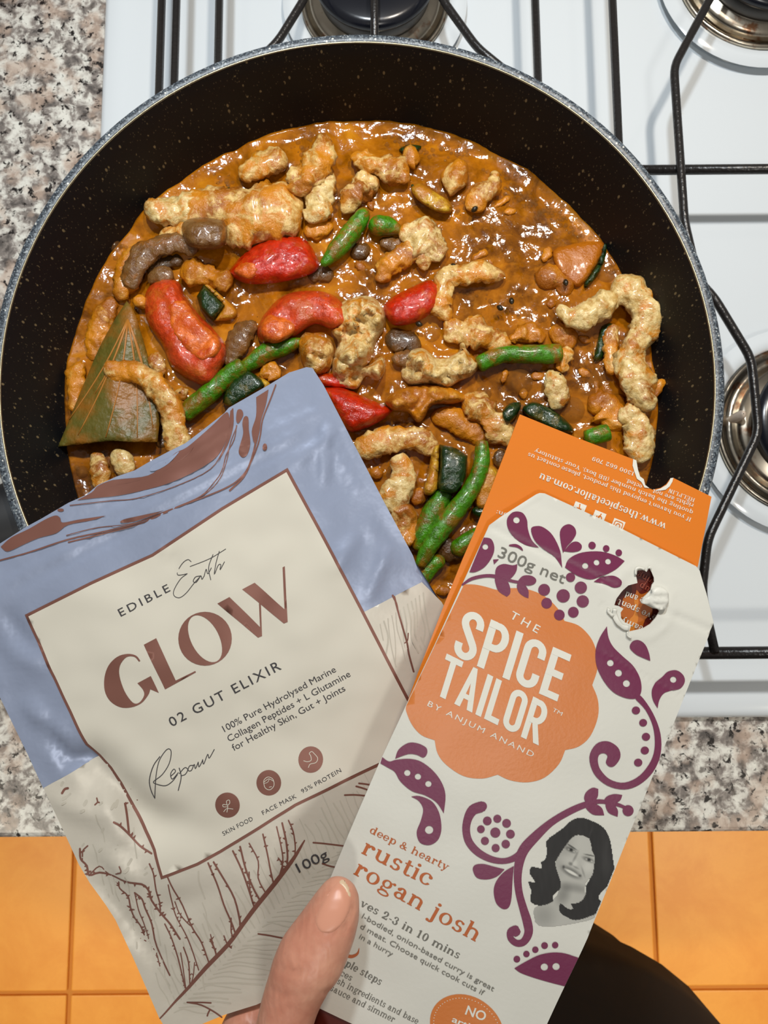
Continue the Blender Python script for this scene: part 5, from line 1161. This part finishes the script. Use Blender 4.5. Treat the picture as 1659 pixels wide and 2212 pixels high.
for x, y, r in ((835, 922, 25), (891, 978, 33), (692, 990, 32), (796, 1023, 36), (902, 1053, 33), (706, 1063, 29), (851, 1112, 29), (775, 1127, 29)): MR.append((disc(*k4([(x, y)])[0], r / 2.5), []))
mar(k5, [(1197, 372, 1), (1160, 430), (1137, 500), (1142, 580), (1180, 660), (1230, 718), (1290, 748), (1340, 754), (1368, 740), (1380, 700), (1370, 640), (1335, 580), (1280, 530), (1230, 480), (1205, 430)], [(1215, 565, 18), (1258, 618, 19), (1300, 673, 19)])
mar(k5, [(1345, 750), (1375, 738), (1440, 830), (1480, 940), (1480, 1050), (1440, 1140), (1370, 1205), (1290, 1232), (1200, 1212), (1130, 1150), (1105, 1060), (1140, 992), (1200, 977), (1255, 1010), (1268, 1060), (1240, 1105), (1212, 1112), (1192, 1090), (1200, 1055), (1180, 1040), (1155, 1050), (1150, 1085), (1165, 1130), (1215, 1180), (1290, 1196), (1370, 1158), (1430, 1080), (1450, 1000), (1440, 900), (1400, 812)])
for x, y, r in ((1350, 815, 22), (1388, 880, 21), (1403, 954, 22), (1397, 1026, 22), (1362, 1090, 22)): MR.append((disc(*k5([(x, y)])[0], r / 2.44, r / 2.6), []))
mar(k5, [(1318, 485), (1332, 452), (1365, 445), (1400, 470), (1420, 515), (1427, 555, 1), (1390, 540), (1350, 520)])
mar(k5, [(1490, 640), (1520, 612), (1565, 605), (1600, 630), (1608, 665), (1585, 700), (1540, 712), (1500, 725), (1475, 760), (1465, 805, 1), (1440, 760), (1435, 710), (1455, 670)], [(1548, 654, 17)])
mar(k5, [(82, 1070, 1), (100, 1022), (150, 987), (200, 988), (245, 1010), (250, 1040), (230, 1062), (195, 1048), (150, 1045)])
mar(k5, [(14, 1062, 1), (50, 1085), (90, 1075), (160, 1070), (220, 1085), (280, 1130), (325, 1190), (347, 1260), (338, 1357, 1), (300, 1300), (240, 1262), (170, 1240), (110, 1190), (80, 1140), (45, 1118), (4, 1095, 1)], [(146, 1144, 17), (202, 1163, 17), (257, 1201, 17)])
kid = lambda p: p
MR.append((smooth([(888, 1720, 1), (906, 1719), (931, 1729), (945, 1747), (952, 1769), (953, 1795), (945, 1815), (927, 1825), (907, 1819), (900, 1797), (909, 1772), (914, 1748), (905, 1730)], 4), [disc(927, 1792, 9)]))
mar(k8, [(340, 600, 1), (335, 640), (360, 680), (400, 688), (480, 670), (525, 628, 1), (460, 612), (400, 597), (355, 597)]); MR[-1] = (smooth(k8([(335, 630), (350, 602), (400, 597), (460, 612), (525, 628, 1), (480, 670), (420, 688), (360, 678)]), 4), [])
mar(k8, [(580, 608, 1), (572, 700), (566, 800), (550, 855), (515, 865), (475, 830), (460, 760), (475, 700), (520, 645)])
for x, y, r in ((470, 410, 30), (422, 340, 26), (482, 327, 24), (537, 354, 26), (560, 418, 26), (532, 478, 25), (472, 502, 24), (408, 460, 24), (384, 390, 23), (598, 1163, 20), (655, 1132, 19), (708, 1106, 19), (763, 1081, 20), (826, 1078, 19), (1262, 278, 33), (392, 252, 28)): MR.append((disc(*k8([(x, y)])[0], r / 2.765), []))
mar(k8, [(1002, 215), (1010, 172), (1050, 143), (1085, 150, 1), (1080, 200), (1040, 240)]); mar(k8, [(1005, 250), (1050, 300), (1120, 306, 1), (1105, 262), (1060, 238)]); mar(k8, [(1120, 225), (1135, 195), (1180, 180), (1228, 185, 1), (1212, 220), (1160, 240)]); mar(k8, [(1128, 238), (1145, 290), (1200, 315, 1), (1200, 272), (1165, 232)])
bot = clip_poly(smooth(k8([(583, 1218, 1), (650, 1178), (740, 1135), (840, 1122), (930, 1142), (1010, 1190), (1000, 1360, 1), (885, 1327), (800, 1305), (700, 1275), (620, 1245)]), 4), (1182, 2212), (1269, 2026))
bot2 = clip_poly(smooth(k8([(583, 1218, 1), (650, 1178), (740, 1135), (840, 1122), (930, 1142), (1010, 1190), (1000, 1360, 1), (885, 1327), (800, 1305), (700, 1275), (620, 1245)]), 4), (1268, 2026), (1181, 2212))
bot = bot if len(bot) > 8 and min(p[0] for p in bot) < 1130 else bot2
MR.append((bot, [disc(*k8([(762, 1210)])[0], 8), disc(*k8([(832, 1207)])[0], 8)]))
MR = [m_ for m_ in MR if m_]
for a, b in MR: print_mesh(BX, 'maroon_flourish', [(list(a), list(b))], 2.8, M['maroon'], carton, 6.5)
def kw(k, s, pts): return [(a, b, c / s) for (a, b), c in zip([p[:2] for p in k([q[:2] for q in pts])], [q[2] for q in pts])]
for st1 in [kw(k4, 2.5136, [(248, 962, 10), (300, 930, 18), (380, 914, 18), (450, 922, 20), (520, 943, 16), (600, 955, 14)]),
    kw(k8, 2.765, [(385, 255, 66), (335, 275, 62), (305, 330, 50), (296, 400, 46), (315, 470, 46), (370, 530, 44), (450, 570, 38), (530, 578, 34), (600, 550, 40), (640, 500, 40)]),
    kw(k8, 2.765, [(1250, 262, 18), (1190, 240, 22), (1090, 224, 26), (1000, 245, 36), (900, 288, 40), (800, 348, 42), (710, 430, 56), (640, 510, 62), (612, 590, 54), (603, 680, 46), (612, 770, 44), (636, 860, 48), (660, 940, 54), (668, 1005, 50), (640, 1058, 44), (598, 1068, 40), (562, 1040, 38), (560, 1000, 40), (590, 985, 46)]),
    kw(k8, 2.765, [(598, 1000, 46), (590, 1010, 40)])]: strokes_mesh(BX, 'maroon_stem', [st1], 2.6, M['maroon'], carton)
# hair-and-shoulders portrait print
PT = k8([(1187, 640), (1170, 480), (1120, 390), (1040, 335), (980, 320), (900, 335), (820, 385), (780, 450), (770, 560), (735, 590), (690, 620), (665, 700), (690, 760), (680, 820), (715, 845), (700, 910), (712, 955), (760, 972), (880, 965), (1000, 950), (1063, 915)])
def portrait():
    kp = 7.373; U = lambda px, py: ((px - 1140) * kp, (py - 1750) * kp)
    def ss(e0, e1, x): t = max(0, min(1, (x - e0) / (e1 - e0))); return t * t * (3 - 2 * t)
    def blob(x, y, cx, cy, rx, ry, an=0, soft=.25):
        a = math.radians(an); dx, dy = x - cx, y - cy; u = dx * math.cos(a) + dy * math.sin(a); v = -dx * math.sin(a) + dy * math.cos(a)
        return 1 - ss(1 - soft, 1 + soft, math.hypot(u / rx, v / ry))
    hair = smooth([(820, 110), (940, 130), (1080, 190), (1210, 270), (1300, 420), (1340, 600), (1370, 820), (1385, 1000), (1330, 1160), (1180, 1300), (1130, 1400), (1190, 1470), (1120, 1620), (960, 1700), (760, 1750), (620, 1700), (510, 1620), (500, 1510), (540, 1490), (640, 1570), (720, 1560), (680, 1490), (760, 1480), (860, 1440), (920, 1330), (920, 1200), (1030, 1020), (1050, 900), (1070, 740), (1020, 640), (980, 450), (800, 390), (700, 440), (600, 560), (470, 760), (440, 880), (520, 1130), (510, 1250), (400, 1360), (400, 1450), (200, 1520), (40, 1460), (50, 1280), (0, 1130), (110, 1140), (20, 1000), (60, 890), (220, 920), (200, 820), (270, 780), (300, 650), (290, 480), (420, 370), (560, 270), (680, 160)], 2)
    skin = smooth([(700, 430), (800, 385), (990, 440), (1030, 640), (1070, 740), (1060, 900), (1040, 1020), (920, 1170), (920, 1340), (900, 1440), (760, 1500), (800, 1640), (1110, 1600), (1060, 1720), (800, 1790), (400, 1850), (160, 1830), (100, 1700), (110, 1540), (400, 1420), (500, 1250), (510, 1130), (440, 900), (470, 760), (600, 560)], 2)
    wht, hr_ = (214, 213, 203), (34, 32, 31)
    def col(px, py):
        x, y = U(px, py); inh = inpoly((x, y), hair); ins = inpoly((x, y), skin)
        if not (inh or ins): return None
        if ins and not inh:
            s = 178 + 8 * blob(x, y, 820, 560, 250, 200, 25, .8)
            s -= 45 * blob(x, y, 560, 720, 110, 300, 20, .9) * .4
            s += 16 * blob(x, y, 600, 780, 100, 70, 20, .8) + 16 * blob(x, y, 960, 900, 80, 90, 20, .8) + 18 * blob(x, y, 745, 850, 42, 50, 25, .8)
            s -= 34 * blob(x, y, 740, 1230, 240, 60, 12, .9) + 40 * blob(x, y, 560, 1340, 90, 140, 20, .9) + 26 * blob(x, y, 250, 1680, 160, 160, 0, .9)
            s -= 85 * blob(x, y, 700, 578, 90, 12, 33, .6)                                     # brows
            s -= 85 * blob(x, y, 985, 716, 85, 11, 12, .6)
            for cx, cy, an in ((680, 625, 28), (965, 785, 24)):
                s -= 70 * blob(x, y, cx, cy, 88, 34, an, .7); s += 60 * blob(x, y, cx - 28, cy - 6, 20, 11, an, .6); s += 60 * blob(x, y, cx + 52, cy + 28, 15, 10, an, .6); s -= 70 * blob(x, y, cx + 8, cy + 2, 26, 24, 0, .4)
            s -= 45 * blob(x, y, 755, 745, 16, 90, 28, .9); s -= 60 * blob(x, y, 680, 850, 30, 24, 30, .8); s -= 40 * blob(x, y, 760, 905, 50, 14, 28, .8)
            s -= 62 * blob(x, y, 690, 985, 160, 62, 29, .5); s += 105 * blob(x, y, 695, 988, 118, 22, 29, .5); s -= 60 * blob(x, y, 830, 1040, 24, 20, 0, .6) + 60 * blob(x, y, 568, 900, 18, 26, 0, .7)
            s -= 34 * blob(x, y, 880, 980, 14, 75, -18, .9)
            s = max(30, min(214, s)); return (s * 1.0, s * .995, s * .95)
        s = 33 + 14 * blob(x, y, 1000, 350, 14, 80, 20, .9) + 14 * blob(x, y, 1240, 700, 60, 300, 0, .9) + 6 * noise.noise(Vector((x * .02, y * .004, 0)))
        return (s * 1.03, s, s * .98)
    st_ = 1.6; x0, x1, y0, y1 = 1138, 1332, 1760, 2004; nx = int((x1 - x0) / st_); ny = int((y1 - y0) / st_)
    vs, cs, idx = [], [], {}
    for j in range(ny + 1):
        for i in range(nx + 1):
            x, y = x0 + i * st_, y0 + j * st_
            e = (1421 - x) * (2026 - 1650) + (y - 1650) * (1269 - 1421)     # inside the card's right edge
            if e < 700: continue
            c = col(x, y)
            if c: idx[(i, j)] = len(vs); vs.append(BX.p3(x, y, 2 * .00008)); cs.append(c)
    fs = []
    for (i, j) in idx:
        if (i + 1, j) in idx and (i, j + 1) in idx and (i + 1, j + 1) in idx: fs.append((idx[(i, j)], idx[(i, j + 1)], idx[(i + 1, j + 1)], idx[(i + 1, j)]))
    m = mat('portrait_print', (1, 1, 1, 1), .5); a = N(m, 'Attribute', attribute_name='ink'); setc(m, a.outputs['Color'])
    o = mesh('printed_portrait', vs, fs, m, carton); at_ = o.data.color_attributes.new('ink', 'FLOAT_COLOR', 'POINT')
    for i, c in enumerate(cs): at_.data[i].color = (sl(c[0]), sl(c[1]), sl(c[2]), 1)
portrait()
# lettering on the carton
textline(BX, [('THE', (1100, 1346 - 12), (1160, 1372 - 4), 18, 'med+1.5', None)], 2.5, M['white'], carton)
textline(BX, [('SPICE', *k5([(378, 522), (935, 768)]), 1, 'cond', (75 / 2.44, -246 / 2.44)), ('TAILOR', *k5([(288, 728), (838, 1000)]), 1, 'cond', (66 / 2.44, -212 / 2.44))], 2.5, M['white'], carton, 'large_lettering')
textline(BX, [('BY ANJUM ANAND', *k5([(250, 790), (805, 1062)]), 12.5, 'sans+1.3'), ('TM', *k5([(908, 818), (957, 843)]), 8.5, 'sans')], 2.5, M['white'], carton)
textline(BX, [('deep & hearty', (797, 1798), (966, 1881), 11.5, 'slab'), ('rustic', (778, 1842), (927, 1915), 25, 'slab'), ('rogan josh', (761, 1886), (1030, 2036), 25, 'slab')], 1.6, M['rust'], carton, 'rust_lettering')
textline(BX, [('ves 2-3 in 10 mins', (776, 1956), (990, 2071), 12, 'slabb'), ('ple steps', (744, 2086), (821, 2129), 11.5, 'slabb'), ('slices', (716, 2096), (758, 2119), 9.5, 'slab'), ('fresh ingredients and base', (706, 2113), (901, 2212), 9.5, 'slab'), ('sauce and simmer', (712, 2138), (850, 2208), 9.5, 'slab'), ('ful', (750, 1965), (776, 1979), 11, 'slab')][:5], 1.6, M['grey'], carton, 'grey_lettering')
textline(BX, [('l-bodied, onion-based curry is great', (781, 1982), (1065, 2141), 12, 'sans'), ('d meat. Choose quick cook cuts if', (777, 2004), (1043, 2150), 12, 'sans'), ('in a hurry', (775, 2026), (846, 2065), 12, 'sans'), ('300g net', (1074, 1202), (1217, 1261), 25, 'sans')], 3, M['grey'], carton, 'small_lettering')
strokes_mesh(BX, 'chilli_drawing', [[(776, 2048, 1), (772, 2060, 5), (760, 2066, 7), (748, 2064, 7)]], 1.6, M['rust'], carton)
sc_ = k8([(300, 1560)])[0]; ring = disc(sc_[0], sc_[1] + 8, 80, 74, 48)
ring = [(x * 1.0 + (y - sc_[1]) * .05, y + (x - sc_[0]) * .16) for x, y in ring]
print_mesh(BX, 'round_seal', [ring], 1.6, M['rust'] if False else M['orange'], carton)
dd = []
for i in range(64): a = 6.2832 * i / 64; x = sc_[0] + 72 * math.cos(a); y = sc_[1] + 8 + 66 * math.sin(a); dd.append(disc(x + (y - sc_[1]) * .05, y + (x - sc_[0]) * .16, 1.1, None, 6))
print_mesh(BX, 'seal_dots', dd, 2.6, M['white'], carton)
textline(BX, [('NO', (1004, 2190), (1046, 2205), 21, 'bold'), ('artificial', (975, 2206), (1060, 2243), 14, 'bold'), ('colours', (978, 2232), (1050, 2262), 14, 'bold')], 2.6, M['white'], carton)

# ================= the person holding the packs =================
skin = mat('skin', C3(208, 148, 122), .42); M['skin'] = skin
p = coord(skin)
c = ramp(skin, noi(skin, p, 28, 4, .6), [(.36, C3(196, 128, 104)), (.52, C3(212, 152, 126)), (.66, C3(222, 166, 138))])
c = mix(skin, ramp(skin, noi(skin, p, 420, 2), [(.35, .22), (.65, 0.0)]), c, C3(176, 104, 82)); setc(skin, c)
BS(skin).inputs['Subsurface Weight'].default_value = .12; BS(skin).inputs['Subsurface Radius'].default_value = (.004, .0015, .0008); BS(skin).inputs['Subsurface Scale'].default_value = .6
w1 = N(skin, 'TexWave'); w1.inputs['Scale'].default_value = 150; w1.inputs['Distortion'].default_value = 9; w1.inputs['Detail'].default_value = 3; L(skin, p, w1.inputs[0])
hb = N(skin, 'Math', operation='ADD'); L(skin, w1.outputs['Fac'], hb.inputs[0]); L(skin, noi(skin, p, 650, 3), hb.inputs[1]); bump(skin, hb.outputs[0], .00012, .35)
M['nail'] = mat('fingernail', C3(212, 150, 124), .36); M['nailtip'] = mat('nail_free_edge', C3(216, 190, 158), .35)
M['black'] = mat('black_knit', C3(14, 12, 12), .85)
person = empty('person', (.06, -.43, FZ)); tag(person, 'person in black clothes seen from above, holding both packs with one thumb in front', 'person')
vs, fs = [], []
def limb(pts, n=20, k=6, flat=None):
    """pts: (world point, half width, half thickness)"""
    C = resample([a for a, _, _ in pts], k); A = [v.x for v in resample([Vector((b, 0, 0)) for _, b, _ in pts], k)]; B = [v.x for v in resample([Vector((c, 0, 0)) for _, _, c in pts], k)]
    tube(vs, fs, C, A, n, B, -fw)
def hp_(px, py, w, dep, th): return (atd(px, py, dep), w * .5 * dep / FPX, th)
# thumb: two phalanges with a knuckle
limb([hp_(743, 1893, 10, .2015, .0012), hp_(741, 1899, 44, .2012, .0030), hp_(737, 1914, 74, .2008, .0048), hp_(731, 1938, 96, .2003, .0062), hp_(721, 1970, 116, .1998, .0072), hp_(706, 2005, 130, .1994, .0078), hp_(689, 2037, 142, .1990, .0080), hp_(672, 2068, 150, .1985, .0082), hp_(655, 2098, 142, .1985, .0080), hp_(641, 2130, 132, .199, .0078), hp_(627, 2168, 126, .1995, .0080), hp_(616, 2212, 124, .200, .0085), hp_(612, 2270, 140, .202, .0095), hp_(630, 2350, 190, .207, .0120), hp_(670, 2450, 240, .214, .015)], 26, 6)
# fingers behind the packs
for f in ([(690, 2430, 150, .226, .010), (560, 2330, 128, .238, .0088), (522, 2262, 108, .246, .0080), (545, 2205, 104, .2525, .0075), (640, 2140, 100, .2545, .0070), (735, 2085, 92, .254, .0064), (775, 2062, 60, .2535, .0045)],
          [(720, 2470, 150, .228, .010), (650, 2400, 126, .242, .0086), (670, 2320, 112, .250, .0080), (760, 2240, 104, .254, .0074), (860, 2170, 96, .254, .0066), (905, 2135, 62, .2535, .0046)],
          [(780, 2500, 150, .230, .010), (770, 2430, 120, .244, .0084), (810, 2360, 108, .252, .0078), (895, 2290, 100, .2545, .0072), (985, 2225, 92, .254, .0064), (1025, 2195, 58, .2535, .0045)],
          [(840, 2540, 140, .232, .0095), (870, 2480, 104, .246, .0076), (920, 2420, 94, .252, .0070), (985, 2365, 86, .2545, .0064), (1050, 2318, 80, .254, .0058), (1085, 2290, 50, .2535, .0040)]):
    limb([hp_(*q) for q in f], 18, 5)
# palm, wrist, forearm
wr = atd(740, 2960, .262)
limb([hp_(720, 2400, 250, .226, .012), hp_(740, 2480, 420, .228, .015), hp_(760, 2600, 520, .232, .017), hp_(755, 2740, 500, .240, .018), hp_(745, 2860, 400, .252, .018), (wr, .027, .019), (wr + Vector((.0, -.05, -.035)), .029, .023), (wr + Vector((.005, -.13, -.085)), .036, .032), (wr + Vector((.01, -.19, -.115)), .040, .037)], 28, 5)
bm = bmesh.new(); me = bpy.data.meshes.new('b'); me.from_pydata([tuple(v) for v in vs], [], fs); bm.free()
tmp = bpy.data.objects.new('tmp', me); COL.objects.link(tmp)
md = tmp.modifiers.new('r', 'REMESH'); md.mode = 'VOXEL'; md.voxel_size = .0011; md.use_smooth_shade = True
ms = tmp.modifiers.new('s', 'SMOOTH'); ms.iterations = 7; ms.factor = .6
bpy.context.view_layer.update(); dg = bpy.context.evaluated_depsgraph_get(); bme = bpy.data.meshes.new_from_object(tmp.evaluated_get(dg)); bpy.data.objects.remove(tmp)
# knuckle folds on the thumb
folds = [((585, 2085), (640, 2102), 5, .35), ((640, 2102), (665, 2098), 5, .3), ((575, 2130), (610, 2150), 5, .35), ((610, 2150), (640, 2152), 5, .25), ((700, 2145), (740, 2140), 6, .5), ((735, 1905), (764, 1960), 4, .25), ((764, 1960), (744, 2010), 5, .45), ((744, 2010), (700, 2022), 5, .35)]
for v in bme.vertices:
    d = v.co - CAM; z_ = d.dot(fw)
    if z_ > .206: continue
    px = 829.5 + FPX * d.dot(rt) / z_; py = 1106 - FPX * d.dot(up) / z_
    if not (500 < px < 820 and 1880 < py < 2230): continue
    for (x0, y0), (x1, y1), w_, a in folds:
        dx, dy = x1 - x0, y1 - y0; t = max(0, min(1, ((px - x0) * dx + (py - y0) * dy) / (dx * dx + dy * dy))); q = ((px - x0 - t * dx) ** 2 + (py - y0 - t * dy) ** 2) / (w_ * w_)
        if q < 6: v.co += fw * (a * .001 * math.exp(-q))
bme.polygons.foreach_set('use_smooth', [True] * len(bme.polygons)); bme.name = 'body'
pinv = Matrix.Translation(-person.location); bme.transform(pinv)
body = link('body', bme, M['skin'], person)
bvh = BVHTree.FromPolygons([v.co - pinv.translation for v in bme.vertices], [tuple(p_.vertices) for p_ in bme.polygons])
def onskin(name, ol, hgt, m, edge, par=person):
    V, F = cdt(smooth(ol, 5), step=4, dstep=3, jit=0); so = smooth(ol, 5); out = []
    for x, y in V:
        d = ray(x, y).normalized(); h = bvh.ray_cast(CAM, d)
        q = h[0] if h[0] is not None else atd(x, y, .199); nn_ = h[1] if h[0] is not None else -fw
        e = min(1, edged((x, y), so) / edge); out.append(q + (nn_ * .3 - fw * .7) * (hgt * (math.sqrt(max(0, 1 - (1 - e) ** 2)) * 1.0 - .15)))
    fs_ = []
    for f in F:
        a, b_, c_ = [out[i] for i in f]; fs_.append(f if (b_ - a).cross(c_ - a).dot(-fw) > 0 else tuple(reversed(f)))
    return mesh(name, [pinv @ v for v in out], fs_, m, par)
NA = k3([(1222, 785), (1243, 768), (1262, 770), (1286, 804), (1303, 862), (1290, 940), (1255, 1005), (1205, 1052), (1160, 1062), (1120, 1045), (1100, 990), (1125, 920), (1170, 840)])
nail = onskin('thumbnail', NA, .0003, M['nail'], 8)
onskin('nail_tip', k3([(1228, 786), (1243, 766), (1260, 768), (1284, 802), (1298, 852), (1288, 872), (1270, 840), (1250, 806)]), .0005, M['nailtip'], 6)
# black jumper and trousers
vs, fs = [], []
limb([(wr + Vector((0, -.045, -.03)), .036, .029), (wr + Vector((.003, -.09, -.06)), .041, .036), (wr + Vector((.01, -.17, -.105)), .050, .046), (wr + Vector((.03, -.24, -.09)), .056, .052), (Vector((.0, -.56, .16)), .064, .062), (Vector((.0, -.56, .42)), .070, .068)], 24, 5)
def ring(c, a, b, n=40): return [Vector((c[0] + a * math.cos(6.2832 * i / n), c[1] + b * math.sin(6.2832 * i / n), c[2])) for i in range(n)]
def loft(rs):
    b = len(vs); n = len(rs[0])
    for r in rs: vs.extend(r)
    for k in range(len(rs) - 1):
        for i in range(n): j = (i + 1) % n; fs.append((b + k * n + i, b + k * n + j, b + (k + 1) * n + j, b + (k + 1) * n + i))
    fs.append(tuple(b + i for i in reversed(range(n)))); fs.append(tuple(b + (len(rs) - 1) * n + i for i in range(n)))
loft([ring((.10, -.455, z_), a, b_) for z_, a, b_ in ((-.34, .21, .15), (-.33, .222, .162), (-.26, .222, .165), (-.12, .20, .15), (.0, .185, .13), (.15, .20, .125), (.32, .215, .12), (.42, .19, .10), (.46, .10, .07))])
for v in vs: v += Vector((noise.noise(v * 14), noise.noise(v * 14 + Vector((5, 0, 0))), 0)) * .004
mesh('black_jumper', [pinv @ v for v in vs], fs, M['black'], person)
vs, fs = [], []
loft([ring((.10, -.455, z_), a, b_) for z_, a, b_ in ((-.42, .195, .145), (-.36, .20, .148), (-.32, .19, .14))])
for s in (-1, 1):
    loft([ring((.10 + s * x_, -.455 + dy, z_), a, b_) for z_, x_, dy, a, b_ in ((-.86, .10, -.02, .058, .062), (-.80, .10, -.02, .055, .060), (-.62, .10, -.01, .066, .070), (-.48, .10, 0, .086, .095), (-.36, .098, 0, .098, .125))])
mesh('black_trousers', [pinv @ v for v in vs], fs, M['black'], person)
for s in (-1, 1):
    vs, fs = [], []
    loft([ring((.10 + s * .10, -.44 + dy, FZ + z_), a, b_) for z_, dy, a, b_ in ((.0, .02, .045, .13), (.012, .02, .048, .135), (.03, .015, .046, .128), (.06, -.02, .042, .085), (.09, -.03, .045, .06))])
    mesh('shoe', [pinv @ v for v in vs], fs, M['black'], person)
